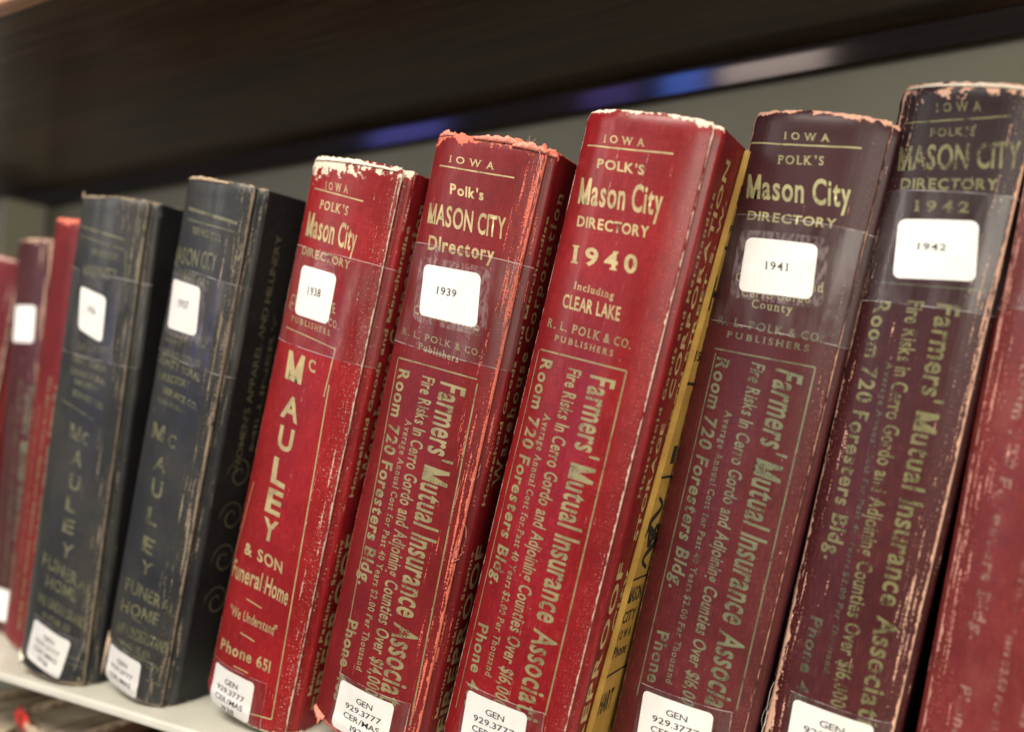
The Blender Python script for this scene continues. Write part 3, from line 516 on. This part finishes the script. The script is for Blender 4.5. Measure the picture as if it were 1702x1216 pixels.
for i in range(n_):
    f = bm.faces.new((a[i], a[(i + 1) % n_], b[(i + 1) % n_], b[i]))
bm.faces.new(a); bm.faces.new(list(reversed(b))); bmesh.ops.recalc_face_normals(bm, faces=bm.faces)
mobj('rail', bm, M_LACQUER, sh)

bm = bmesh.new(); box(bm, -0.85, 0.75, YW, YW + 0.012, -0.33, ZU - 0.0005, 0.0)
wl = mobj('wall', bm, M_WALL); wl['kind'] = 'structure'
wl['label'] = 'grey green painted back panel behind the row of books'
bm = bmesh.new(); box(bm, -0.85, 0.75, -0.0335, YW - 0.0005, -0.0045, 0.0, 0.0012)
lw = mobj('lower_shelf', bm, M_ENAMEL); lw['label'] = 'cream enamelled metal shelf that carries the row of old directories'; lw['category'] = 'shelf'
bm = bmesh.new(); box(bm, -0.85, 0.75, -0.036, YW - 0.0005, -0.3145, -0.31, 0.001)
lw2 = mobj('bottom_shelf', bm, M_ENAMEL); lw2['label'] = 'cream metal shelf below, under the shorter stained books'; lw2['category'] = 'shelf'
up = thing('shelf_upright', 'grey brown shelf upright post at the far left end of the shelf', 'upright', (-0.655, 0.15, 0))
bm = bmesh.new(); box(bm, -0.022, 0.022, -0.02, 0.02, 0.0002, ZU - 0.0165, 0.002); mobj('post', bm, M_WALL, up)
bm = bmesh.new(); box(bm, -0.008, 0.012, -0.0225, -0.0201, 0.02, ZU - 0.03, 0.001)
mobj('slot_strip', bm, M_ENAMEL, up)

# ---------------------------------------------------------------- the directories
k = NT('trapped_air'); uv = k.n('ShaderNodeUVMap').outputs[0]
k.bsdf((0.72, 0.62, 0.62, 1), 0.35, alpha=k.math('MULTIPLY', k.ramp(k.noise(uv, 300, 4, 0.65, sx=2.2, sy=0.7), 0.40, 0.62), 0.2))
M_AIR = k.m
GOLD = (0.50, 0.39, 0.19); OLIVE = (0.20, 0.18, 0.075); DULL = (0.27, 0.235, 0.11)
X = 'x y yaw lean w h'.split()
def build_book(key, label, place, cm, bm_, gold, gold_low, names=DATA, spine_kw=None, group='old city directories on the shelf', year_label=True, gw=0.0006):
    x, y, yaw, lean, w, h = place
    bk = Book(w, h, seed=SEEDS[key], **(spine_kw or {}))
    t = thing('book', label, 'book', (x, y, w / 2 * abs(math.sin(lean)) + 0.0002), (0, lean, yaw), group)
    sp = bk.spine(cm, t)
    bk.board(bm_, t, 1, 'front_cover'); bk.board(bm_, t, -1, 'back_cover'); bk.pages(t)
    d = names.get(key)
    if not d: return bk, t, sp
    lowmat = gold_low or gold
    for s_, st, O, R, T, Mi in d['text']:
        lo = O[1] < 0.18
        bk.text(s_, st, O, R, T, lowmat if lo else gold, sp, M=Mi)
    for pts in d['rule']:
        a, b = pts[0], pts[-1]
        g2 = gw * (2.6 if (key == '1937' and a[1] > .24) else 1.6 if (key == '1936' and a[1] > .24) else 1)
        bk.rule(pts, g2, lowmat if max(a[1], b[1]) < 0.2 else gold, sp)
    ang = 0
    if 'call' in d:
        q = [Vector(p) for p in d['call']]
        mid = (q[0] + q[1]) / 2; du = (q[1] - q[0]).normalized()
        du = (du + Vector((0.6, 0))).normalized()          # labels sit nearly square
        W_ = 0.0290; H_ = min(0.0212, mid.y - 0.0004); dn = Vector((du.y, -du.x))
        TL = mid - du * W_ / 2; TR = mid + du * W_ / 2
        quad = [TL, TR, TR + dn * H_, TL + dn * H_]
        cl = bk.patch(quad, 0.0022, M_PAPER, t, 0.00018, 'call_number_label')
        for i, (s_, wd) in enumerate((('GEN', .30), ('929.3777', .66), ('CER/MAS', .66), (key, .30))):
            ty = (0.0064 + i * 0.0041) / H_; cap = 0.0024 / H_
            if ty > 1.0: break
            A = lerp2(quad, .5 - wd / 2 + .02, ty); B_ = lerp2(quad, .5 + wd / 2 + .02, ty); C_ = lerp2(quad, .5 - wd / 2 + .02, ty - cap)
            bk.text(s_, 'plain', A, B_, C_, M_INK, cl, 0.00028)
        ex = [lerp2(quad, -0.06, -0.10), lerp2(quad, 1.22, -0.10), lerp2(quad, 1.22, 1.0), lerp2(quad, -0.06, 1.0)]
        bk.patch(ex, 0.0025, M_TAPE, t, 0.00036, 'clear_tape')
        for a, b in ((ex[0], ex[1]), (ex[1], ex[2])): 
            o = bk.rule((a, b), 0.00022, M_EDGE, t, 0.00040); o.name = 'tape_edge'
    if 'year' in d and year_label:
        yr, q, tx = d['year']
        yl = bk.patch(q, 0.0026, M_PAPER, t, 0.00018, 'year_label')
        if key in ('1939', '1941', '1937'):
            Q = [Vector(a) for a in q]; cc_ = sum(Q, Vector((0, 0))) / 4
            bk.patch([cc_ + (a - cc_) * 1.28 for a in Q], 0.004, M_AIR, t, 0.00014, 'trapped_air')
        bk.text(yr, 'mono', tx[0], tx[1], tx[2], M_INK, yl, 0.00030)
    if 'tape' in d:
        q = d['tape']
        vt = max(q[0][1], q[1][1]); vt = (q[0][1] + q[1][1]) / 2; vb = (q[2][1] + q[3][1]) / 2
        tl = (q[0][1] - q[1][1]) * .4
        e = bk.E + 0.0076
        quad = [(-e, vt + tl), (e, vt - tl), (e, vb - tl), (-e, vb + tl)]
        bk.patch(quad, 0.0002, M_TAPE, t, 0.00036, 'clear_tape')
        for a, b in ((quad[0], quad[1]), (quad[3], quad[2])):
            o = bk.rule((a, b), 0.00026, M_EDGE, t, 0.00040); o.name = 'tape_edge'
    return bk, t, sp
SEEDS = {'1936': 3.1, '1937': 8.7, '1938': 12.3, '1939': 21.9, '1940': 33.3, '1941': 41.5, '1942': 57.7, '1943': 66.1, '1935': 71.3, '1934': 83.9, '1933': 97.1}
PL = {
'1936': (-0.2788, -0.0256, 0.0582, 0.1327, 0.0530, 0.2570), '1937': (-0.2169, -0.0214, -0.0582, 0.2189, 0.0510, 0.2578),
'1938': (-0.1410, -0.0170, 0.0123, 0.2282, 0.0522, 0.2594), '1939': (-0.0770, -0.0095, 0.0369, 0.2280, 0.0543, 0.2623),
'1940': (-0.0126, -0.0039, -0.0109, 0.2458, 0.0526, 0.2633), '1941': (0.0486, 0.0276, -0.0030, 0.2297, 0.0510, 0.2638),
'1942': (0.1025, 0.0372, -0.0542, 0.2089, 0.0436, 0.2690), '1943': (0.1600, 0.0350, -0.0304, 0.1722, 0.0500, 0.2650),
'1935': (-0.3438, -0.0030, -0.1031, 0.1603, 0.0470, 0.2550), '1934': (-0.3940, 0.0148, -0.0668, 0.0600, 0.0440, 0.2530), '1933': (-0.4897, 0.0213, -0.0340, 0.2418, 0.0520, 0.2500)}
def EH(k): w, h = PL[k][4], PL[k][5]; return Book(w, h).E, h
def C(name, key, col, worn, **kw): E, H = EH(key); return cloth(name, col, worn, E, H, SEEDS[key], **kw)

PINK = (0.85, 0.66, 0.52); SALMON = (0.68, 0.17, 0.11); CREAM = (0.76, 0.64, 0.48); TAN = (0.30, 0.235, 0.16); GREY = (0.30, 0.28, 0.24)
F_HI = foil('bright_gilt', GOLD, 0.35, 0.40, 1.0); F_LO = foil('rubbed_gilt', (0.31, 0.265, 0.13), 0.3, 0.43, 2.0)
F_41 = foil('olive_gilt', (0.36, 0.33, 0.16), 0.3, 0.42, 3.0); F_41L = foil('green_gilt', (0.165, 0.168, 0.095), 0.25, 0.44, 4.0)
F_42 = foil('faded_gilt', (0.185, 0.172, 0.078), 0.3, 0.465, 5.0); F_42L = foil('dull_gilt', (0.095, 0.095, 0.055), 0.25, 0.465, 5.5); F_BK = foil('dim_gilt', (0.15, 0.145, 0.08), 0.25, 0.46, 6.0)
F_COV = foil('cover_gilt', (0.50, 0.39, 0.18), 0.2, 0.38, 7.0); F_COVD = foil('dark_cover_gilt', (0.11, 0.10, 0.055), 0.1, 0.42, 8.0)

# 1938
c = C('red_cloth_1938', '1938', (0.27, 0.008, 0.010), CREAM, top=0.0095, bottom=0.0018, crack=0.0004, streak=0.35, spark=0.5, dirt=0.12)
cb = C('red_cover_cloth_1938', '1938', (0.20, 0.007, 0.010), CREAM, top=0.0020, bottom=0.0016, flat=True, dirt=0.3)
b38, t38, s38 = build_book('1938', 'scarlet directory with 1938 label, cream torn head and a large funeral home advertisement', PL['1938'], c, cb, F_HI, F_HI)
# 1939
c = C('red_cloth_1939', '1939', (0.18, 0.009, 0.011), SALMON, top=0.0042, bottom=0.003, crack=0.0010, streak=0.62, spark=0.25, dirt=0.2)
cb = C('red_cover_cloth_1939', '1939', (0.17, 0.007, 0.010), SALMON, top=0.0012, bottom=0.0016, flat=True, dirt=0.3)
b39, t39, s39 = build_book('1939', 'red directory with 1939 label, frayed salmon head and orange worn joint', PL['1939'], c, cb, F_HI, F_LO, spine_kw=dict(lump=0.0004, fray=0.0032))
# 1940
c = C('red_cloth_1940', '1940', (0.24, 0.006, 0.009), PINK, top=0.0022, bottom=0.0016, crack=0.00055, streak=0.0, spark=0.18, dirt=0.15, coat=0.25, rough=0.42)
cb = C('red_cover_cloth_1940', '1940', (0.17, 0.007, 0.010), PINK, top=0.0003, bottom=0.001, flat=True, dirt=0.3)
b40, t40, s40 = build_book('1940', 'bright red directory stamped 1940 in gold with no year label, white crack down its joint', PL['1940'], c, cb, F_HI, F_LO, spine_kw=dict(fray=0.0006))
# 1941
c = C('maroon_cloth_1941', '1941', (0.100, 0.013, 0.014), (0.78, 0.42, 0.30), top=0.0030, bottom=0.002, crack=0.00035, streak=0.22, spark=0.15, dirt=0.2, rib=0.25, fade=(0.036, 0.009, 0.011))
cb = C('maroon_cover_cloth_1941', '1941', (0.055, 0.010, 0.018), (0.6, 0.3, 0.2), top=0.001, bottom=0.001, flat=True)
b41, t41, s41 = build_book('1941', 'maroon directory with 1941 label, beside the yellow pamphlet', PL['1941'], c, cb, F_41, F_41L, spine_kw=dict(fray=0.0007))
# 1942
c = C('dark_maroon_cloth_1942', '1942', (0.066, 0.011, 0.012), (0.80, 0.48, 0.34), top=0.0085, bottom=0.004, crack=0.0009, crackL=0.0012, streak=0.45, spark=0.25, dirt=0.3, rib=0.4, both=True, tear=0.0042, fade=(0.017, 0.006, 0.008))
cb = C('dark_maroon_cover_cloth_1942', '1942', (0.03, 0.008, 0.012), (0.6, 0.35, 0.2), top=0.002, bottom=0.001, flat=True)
b42, t42, s42 = build_book('1942', 'darkest purple brown directory with 1942 label, pink flaking head and torn joints', PL['1942'], c, cb, F_42, F_42L, spine_kw=dict(fray=0.0010))
# 1937
c = C('black_cloth_1937', '1937', (0.034, 0.034, 0.031), TAN, top=0.0018, bottom=0.0016, crack=0.0010, crack_amt=0.6, streak=0.6, spark=0.5, dirt=0.2, col2=(0.016, 0.018, 0.022), scuff=0.6, coat=0.2, rough=0.5)
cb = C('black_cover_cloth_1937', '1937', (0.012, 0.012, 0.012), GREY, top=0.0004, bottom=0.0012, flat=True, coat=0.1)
b37, t37, s37 = build_book('1937', 'blue black directory with 1937 label and brown scuffed spine edge, left of the scarlet book', PL['1937'], c, cb, F_BK, F_BK)
# 1936
c = C('black_cloth_1936', '1936', (0.037, 0.036, 0.032), TAN, top=0.0013, bottom=0.0022, crack=0.0010, crack_amt=0.6, streak=0.5, spark=0.35, dirt=0.2, col2=(0.017, 0.019, 0.021), scuff=0.75, coat=0.2, rough=0.5)
cb = C('black_cover_cloth_1936', '1936', (0.012, 0.012, 0.012), GREY, top=0.0006, bottom=0.0012, flat=True, coat=0.1)
b36, t36, s36 = build_book('1936', 'blurred black directory with small 1936 label, leftmost of the two black books', PL['1936'], c, cb, F_BK, F_BK)

# neighbours without readable stamping
def blur_text(bk, sp, mat, extra=()):
    for s_, st, O, R, T in (("Farmers' Mutual Insurance Association", 'cond', (0.0105, 0.158), (0.0105, 0.012), (0.018, 0.158)),
                            ('Fire Risks In Cerro Gordo and Adjoining Counties Over $16,000', 'cond', (0.003, 0.162), (0.003, 0.012), (0.0068, 0.162)),
                            ('Average Annual Cost for Past 40 Years $2.00 Per Thousand', 'slab', (-0.005, 0.145), (-0.005, 0.026), (-0.0028, 0.145)),
                            ('Room 720 Foresters Bldg.', 'heavy', (-0.0160, 0.166), (-0.0160, 0.068), (-0.012, 0.166)), ('Phone 483', 'heavy', (-0.0160, 0.052), (-0.0160, 0.02), (-0.012, 0.052))) + tuple(extra):
        bk.text(s_, st, O, R, T, mat, sp)
F_43 = foil('pale_rubbed_gilt', (0.30, 0.16, 0.12), 0.1, 0.52, 9.0, 0.6)
c = C('red_brown_cloth', '1943', (0.175, 0.022, 0.021), (0.72, 0.36, 0.28), top=0.004, bottom=0.003, crackL=0.0008, streak=0.55, spark=0.4, dirt=0.25, both=True, scuff=0.5, blotch=((0.20, 0.05, 0.04), 0.5))
cb = C('red_brown_cover_cloth', '1943', (0.15, 0.015, 0.018), PINK, flat=True)
bk, t, sp = build_book('1943', 'rubbed brick red directory cut off by the right edge of the photo', PL['1943'], c, cb, F_43, F_43)
blur_text(bk, sp, F_43, (('R. L. POLK & CO.', 'serif', (-0.018, 0.193), (0.012, 0.193), (-0.018, 0.197)), ('MASON CITY', 'cond', (-0.02, 0.232), (0.018, 0.232), (-0.02, 0.241)), ('DIRECTORY', 'heavy', (-0.017, 0.224), (0.016, 0.224), (-0.017, 0.228))))
bk.patch([(-bk.E - .0075, .225), (bk.E + .0075, .225), (bk.E + .0075, .182), (-bk.E - .0075, .182)], 0.0002, M_TAPE, t, 0.0003, 'clear_tape')
for v in (.225, .182):
    o = bk.rule(((-bk.E - .0075, v), (bk.E + .0075, v)), 0.00026, M_EDGE, t, 0.00034); o.name = 'tape_edge'

c = C('crimson_cloth', '1935', (0.18, 0.014, 0.016), (0.80, 0.20, 0.13), top=0.0035, bottom=0.002, streak=0.2, spark=0.2)
cb = C('crimson_cover_cloth', '1935', (0.22, 0.01, 0.014), SALMON, flat=True)
bk, t, sp = build_book('1935', 'crimson book with orange red head, mostly hidden behind the leftmost black book', PL['1935'], c, cb, F_LO, F_LO)
blur_text(bk, sp, F_LO)
c = C('plum_cloth', '1934', (0.075, 0.016, 0.020), (0.62, 0.40, 0.28), top=0.0035, bottom=0.002, crack=0.0016, streak=0.7, spark=0.2)
cb = C('plum_cover_cloth', '1934', (0.07, 0.014, 0.02), TAN, flat=True)
bk, t, sp = build_book('1934', 'worn plum book with small blank white label between two red books', PL['1934'], c, cb, F_LO, F_LO)
blur_text(bk, sp, F_41L)
bk.patch([(-.010, .210), (.014, .210), (.014, .186), (-.010, .186)], 0.0026, M_PAPER, t, 0.00018, 'year_label')
bk.patch([(-.010, .028), (.014, .028), (.014, .008), (-.010, .008)], 0.0026, M_PAPER, t, 0.00018, 'call_number_label')
c = C('far_red_cloth', '1933', (0.155, 0.012, 0.012), (0.62, 0.42, 0.34), top=0.002, bottom=0.002, crack=0.0009, streak=0.4, spark=0.2)
cb = C('far_red_cover_cloth', '1933', (0.2, 0.01, 0.014), TAN, flat=True)
bk, t, sp = build_book('1933', 'red book at the far left edge, left of the plum book', PL['1933'], c, cb, F_LO, F_LO)
blur_text(bk, sp, F_LO)

# lettering on the covers
for bk, t, m_ in ((b38, t38, F_COV), (b39, t39, F_COV)):
    cv = [o for o in t.children if o.name.startswith('front_cover')][0]
    for a in (('Warehouse Corporation', 'slab', 0.0185, 0.120, 0.0185, 0.2475, 0.0062), ('Household Goods and Merchandise', 'cond', 0.0100, 0.112, 0.0100, 0.236, 0.0026),
              ('FIREPROOF', 'heavy', 0.0185, 0.010, 0.0185, 0.094, 0.0066), ('Moving, Packing, Storing', 'cond', 0.0100, 0.018, 0.0100, 0.092, 0.0024)):
        bk.cover_text(*a, m_, cv)
cv = [o for o in t40.children if o.name.startswith('front_cover')][0]
for a in (('FOURTH STREET S. W.', 'heavy', 0.0262, 0.130, 0.0262, 0.240, 0.0032), ('CORPORATION', 'heavy', 0.0195, 0.160, 0.0195, 0.254, 0.0046), ('Household Goods and Merchandise', 'slab', 0.0118, 0.120, 0.0118, 0.240, 0.0028),
          ('STORAGE', 'heavy', 0.0195, 0.102, 0.0195, 0.150, 0.0036), ('FIREPROOF', 'heavy', 0.0135, 0.004, 0.0135, 0.094, 0.0056), ('Mason City', 'cond', 0.0205, 0.02, 0.0205, 0.09, 0.0042)):
    b40.cover_text(*a, F_COV, cv)
cv = [o for o in t37.children if o.name.startswith('front_cover')][0]
for a in (("WOMEN'S APPAREL AND MILLINERY", 'plain', 0.0190, 0.118, 0.0190, 0.238, 0.0034), ('MILLINERY', 'plain', 0.0255, 0.130, 0.0255, 0.200, 0.0025)):
    b37.cover_text(*a, F_COVD, cv)
# scroll ornament below it
bm = bmesh.new()
def stroke(bm, pts, wd, place):
    prev = None
    for i, p in enumerate(pts):
        a = pts[max(0, i - 1)]; b = pts[min(len(pts) - 1, i + 1)]; d = Vector((b[0] - a[0], b[1] - a[1])).normalized()
        n_ = Vector((-d.y, d.x)) * wd * (0.4 + 0.6 * math.sin(math.pi * i / (len(pts) - 1))) / 2
        q = [bm.verts.new(place(p[0] + n_.x, p[1] + n_.y)), bm.verts.new(place(p[0] - n_.x, p[1] - n_.y))]
        if prev: bm.faces.new((prev[0], prev[1], q[1], q[0]))
        prev = q
for cz in (0.118, 0.096, 0.074, 0.052):
    stroke(bm, [(0.0195 + (0.0015 + 0.00028 * i) * math.cos(i * 0.45), cz + (0.0015 + 0.00028 * i) * 1.2 * math.sin(i * 0.45)) for i in range(22)], 0.0008, lambda y, z: (b37.w / 2 + 0.00212, y, z))
L = bm.loops.layers.uv.verify()
for f in bm.faces:
    for l in f.loops: l[L].uv = (l.vert.co.y, l.vert.co.z)
mobj('scroll_ornament', bm, F_COVD, cv)

# yellow pamphlet tucked between the 1940 and 1941 books
k = NT('yellow_card'); tc = k.n('ShaderNodeTexCoord').outputs['Object']
cc = k.mix(k.ramp(k.noise(tc, 40, 5, 0.65), 0.35, 0.7), (0.31, 0.175, 0.035, 1), (0.46, 0.28, 0.065, 1)); k.bsdf(cc, 0.5, 0.4, coat=0.2)
M_YEL = k.m
px_, py_, pyaw, pl_, pw, ph = PL['1940']
th = 0.0026
yl = thing('pamphlet', 'thin yellow pamphlet with black print wedged between the 1940 and 1941 books', 'pamphlet', (px_, py_, pw / 2 * math.sin(pl_) + 0.0002), (0, pl_, pyaw))
XR = pw / 2 + 0.0022 + th
def ylead(z): return 0.0128 + 0.0178 * min(1, max(0, z / 0.26))
bm = bmesh.new(); vs = []
for x_ in (pw / 2 + 0.0022, XR):
    vs.append([bm.verts.new((x_, yy, zz)) for yy, zz in ((ylead(0.0), -0.0065), (0.150, -0.0065), (0.165, 0.262), (ylead(.262), 0.262))])
for i in range(4): bm.faces.new((vs[0][i], vs[0][(i + 1) % 4], vs[1][(i + 1) % 4], vs[1][i]))
bm.faces.new(vs[1]); bm.faces.new(list(reversed(vs[0]))); bmesh.ops.recalc_face_normals(bm, faces=bm.faces)
bmesh.ops.bevel(bm, geom=bm.edges[:], offset=0.0005, segments=2, affect='EDGES')
yc = mobj('cover_card', bm, M_YEL, yl)
class PB: pass
pb = PB(); pb.w = (XR - 0.0020) * 2
def ytext(txt, st, dy, z, wd, cap, mat=None):
    y0 = ylead(z) + dy
    return Book.cover_text(pb, txt, st, y0, z, y0 + wd, z, cap, mat or M_BLACKPRINT, yl)
ytext('BILL', 'cond', 0.0010, 0.240, 0.011, 0.0080); ytext('Phone 15', 'cond', 0.001, 0.2285, 0.018, 0.0034)
ytext('HOTEL', 'heavy', 0.0015, 0.197, 0.030, 0.014); ytext('15', 'fat', 0.0012, 0.1765, 0.006, 0.004)
ytext('HART', 'cond', 0.002, 0.030, 0.012, 0.009)
def ybar(z, hgt, d0=0.0008, ln=0.09):
    bm = bmesh.new(); y0 = ylead(z) + d0
    v = [bm.verts.new((XR + 0.0001, a_, b_)) for a_, b_ in ((y0, z), (y0 + ln, z), (y0 + ln, z + hgt), (y0, z + hgt))]; bm.faces.new(v)
    L = bm.loops.layers.uv.verify()
    for f in bm.faces:
        for l in f.loops: l[L].uv = (l.vert.co.y, l.vert.co.z)
    mobj('printed_bar', bm, M_BLACKPRINT, yl)
for z, hg in ((0.222, 0.0013), (0.1665, 0.0013), (0.128, 0.0011), (0.086, 0.0009), (0.046, 0.0009)): ybar(z, hg)
ybar(0.134, 0.0075, 0.006, 0.004)
for z_, c_, t_ in ((0.0765, 0.0065, 'MASON'), (0.0680, 0.0050, 'CITY'), (0.0610, 0.0040, 'IOWA'), (0.0535, 0.0050, 'Phone')): ytext(t_, 'cond', 0.0012, z_, 0.013, c_)
bm = bmesh.new()
stroke(bm, [(ylead(.1) + 0.006 + 0.005 * math.sin(i * .55) + i * .0002, 0.120 - i * 0.0013) for i in range(24)], 0.0034, lambda y, z: (XR + 0.00012, y, z))
stroke(bm, [(ylead(.1) + 0.001 + i * .0007, 0.104 + 0.004 * math.sin(i * .5)) for i in range(20)], 0.0028, lambda y, z: (XR + 0.00014, y, z))
L = bm.loops.layers.uv.verify()
for f in bm.faces:
    for l in f.loops: l[L].uv = (l.vert.co.y, l.vert.co.z)
mobj('printed_flourish', bm, M_BLACKPRINT, yl)

# ---------------------------------------------------------------- loose threads and torn board
def tube(bm, pts, r, n=5):
    rows = []
    for i, p in enumerate(pts):
        a = Vector(pts[max(0, i - 1)]); b = Vector(pts[min(len(pts) - 1, i + 1)]); d = (b - a).normalized()
        s1 = d.orthogonal().normalized(); s2 = d.cross(s1)
        rows.append([bm.verts.new(Vector(p) + (s1 * math.cos(2 * math.pi * k / n) + s2 * math.sin(2 * math.pi * k / n)) * r * (1 - 0.6 * i / len(pts))) for k in range(n)])
    for i in range(len(rows) - 1):
        for k in range(n): bm.faces.new((rows[i][k], rows[i][(k + 1) % n], rows[i + 1][(k + 1) % n], rows[i + 1][k]))
def threads(bk, parent, specs, mat, r=0.00009):
    for (u, v, du, dv, lift, n_) in specs:
        bm = bmesh.new(); sd = random.random() * 50; pts = []
        for i in range(14):
            f = i / 13
            q = bk.surf(u + du * f + 0.0012 * noise.noise(Vector((f * 3, sd, 0))), min(bk.h + .006, v + dv * f), 0.0002 + lift * math.sin(f * 2.4) )
            q.z = v + dv * f
            pts.append(q)
        tube(bm, pts, r); mobj('loose_thread', bm, mat, parent, True)
M_THREAD_W = plain('white_thread', (0.8, 0.72, 0.62), 0.8); M_THREAD_P = plain('pink_thread', (0.8, 0.42, 0.34), 0.8)
E = b39.E
threads(b39, t39, [(E - .002, .258, .001, -.020, .0016, 0), (E - .004, .262, .002, -.014, .001, 0), (E - .0075, .261, -.0006, .0042, .0004, 0), (E - .0068, .261, .0008, .0034, .0005, 0), (E - .010, .261, .0012, .0024, .0004, 0),
                   (E * .98, .105, .003, -.012, .0016, 0), (E * .98, .098, -.002, -.008, .0016, 0), (E * .96, .088, .003, .006, .0012, 0), (E - .001, .120, .002, .010, .001, 0)], M_THREAD_P)
E = b42.E
threads(b42, t42, [(-E - .001 + random.uniform(-.002, .002), .050 - i * .004, random.uniform(-.002, .003), -.022, random.uniform(.0008, .002), 0) for i in range(9)], M_THREAD_W, 0.00011)
E = b37.E
threads(b37, t37, [(E - .003, .257, .002, -.004, .0006, 0), (E - .001, .2565, -.002, .002, .0004, 0)], M_THREAD_W)
# crumpled fold of cloth at heads: little torn flaps
def flap(bk, parent, u0, u1, v, hgt, mat, lift, sd):
    bm = bmesh.new(); n_ = 18; prev = None; L = bm.loops.layers.uv.verify()
    for i in range(n_ + 1):
        f = i / n_; u = u0 + (u1 - u0) * f
        hh = hgt * (0.35 + 0.65 * math.sin(math.pi * f)) * (1 + 0.9 * noise.noise(Vector((f * 7, sd, 0))) + .5 * noise.noise(Vector((f * 23, sd, 0))))
        a = bk.surf(u, v, 0.0003); m_ = bk.surf(u, v, lift * .8); b = bk.surf(u, v, lift * (1 + .5 * noise.noise(Vector((f * 11, sd, 3)))))
        m_.z = v + hh * .55; b.z = v + hh
        q = [bm.verts.new(a), bm.verts.new(m_), bm.verts.new(b)]
        if prev:
            for k in (0, 1):
                fc = bm.faces.new((prev[k], q[k], q[k + 1], prev[k + 1])); fc.smooth = True
                for l in fc.loops: l[L].uv = (l.vert.co.x, l.vert.co.z)
        prev = q
    o = mobj('torn_flap', bm, mat, parent)
    sm = o.modifiers.new('Solidify', 'SOLIDIFY'); sm.thickness = 0.0005; sm.offset = 0
M_FLAP_S = plain('torn_salmon_cloth', (0.72, 0.24, 0.17), 0.8, scale=900, var=0.3, bump=0.5); M_FLAP_C = plain('torn_cream_board', (0.80, 0.70, 0.56), 0.85, scale=900, var=0.2, bump=0.5)
M_FLAP_T = plain('torn_brown_board', (0.42, 0.31, 0.20), 0.85, scale=900, var=0.3, bump=0.5)
h = b39.h
flap(b39, t39, -b39.E * .95, -b39.E * .55, h - .001, .0022, M_FLAP_S, .0002, 3); flap(b39, t39, -b39.E * .15, b39.E * .75, h - .002, .0026, M_FLAP_S, .0006, 7); flap(b39, t39, b39.E * .5, b39.E + .006, h - .003, .0026, M_FLAP_S, .0006, 9)
flap(b39, t39, -b39.E * .98, -b39.E * .6, .0035, -.0040, M_FLAP_S, .0008, 5)
h = b38.h
flap(b38, t38, -b38.E * .9, b38.E * .9, h - .0022, .0016, M_FLAP_C, .0003, 13)
flap(b37, t37, -b37.E * .95, b37.E * .5, b37.h - .0015, .0018, M_FLAP_T, .0003, 23); flap(b36, t36, -b36.E * .95, -b36.E * .75, b36.h - .0012, .003, M_FLAP_T, .0003, 27)
flap(b37, t37, -b37.E * 1.0, -b37.E * .62, .020, -.020, M_FLAP_T, .0009, 33)
flap(b36, t36, -b36.E * 1.0, -b36.E * .55, .006, -.006, M_FLAP_C, .0006, 35)
flap(b42, t42, -b42.E * .98, b42.E * .9, b42.h - .002, .0014, M_FLAP_C, .0003, 43)

# ---------------------------------------------------------------- books on the shelf below
k = NT('pale_page_edges'); tc = k.n('ShaderNodeTexCoord').outputs['Object']
a_ = k.noise(tc, 260, 3, 0.7, 1.6, 0.05, 0.05); b_ = k.noise(tc, 45, 4, 0.6)
c_ = k.mix(k.ramp(a_, 0.38, 0.60), (0.16, 0.10, 0.055, 1), (0.85, 0.74, 0.58, 1)); c_ = k.mix(k.math('MULTIPLY', k.ramp(b_, 0.45, 0.7), 0.5), c_, (0.25, 0.17, 0.10, 1))
k.bsdf(c_, 0.85, 0.2, bump=a_, bstr=0.8, bdist=0.001); M_PALE = k.m
LOW = [(-0.420, .052, .262, (0.10, 0.05, 0.03)), (-0.352, .048, .272, (0.16, 0.08, 0.05)), (-0.292, .036, .258, (0.16, 0.12, 0.08)), (-0.243, .046, .264, (0.20, 0.13, 0.08)), (-0.190, .044, .260, (0.05, 0.05, 0.05)), (-0.140, .040, .262, (0.1, 0.03, 0.02))]
LBL = ['brown book below the shelf at the far left corner', 'book below the shelf with a torn red head', 'dark narrow book below the shelf, right of the red headed one', 'tan book standing below the shelf under the black books', 'black book below the shelf under the scarlet book', 'brown red book below the shelf, rightmost of the lower row']
for i, (x, w, h, col) in enumerate(LOW):
    bk = Book(w, h, 0.15, seed=200 + i * 7.3, fray=0.003)
    t = thing('book', LBL[i], 'book', (x, -0.004, -0.31 + w / 2 * math.sin(.12) + .0002), (0, 0.12, -0.05), 'old books on the shelf below')
    cm = cloth('lower_cloth', col, (0.50, 0.40, 0.28), bk.E, h, 200 + i * 3.0, top=0.006)
    bk.spine(cm, t); bk.board(cm, t, 1, 'front_cover'); bk.board(cm, t, -1, 'back_cover'); bk.pages(t, M_PALE)
    if i == 1:
        M_FR = plain('torn_red_cloth', (0.62, 0.035, 0.02), 0.7, scale=500, var=0.4)
        for j in range(3): flap(bk, t, -bk.E * .95 + j * bk.E * .18, -bk.E * .95 + (j + 2) * bk.E * .22, h - .003, .007, M_FR, .0012 * (1 if j % 2 else -1.6), 60 + j * 5)
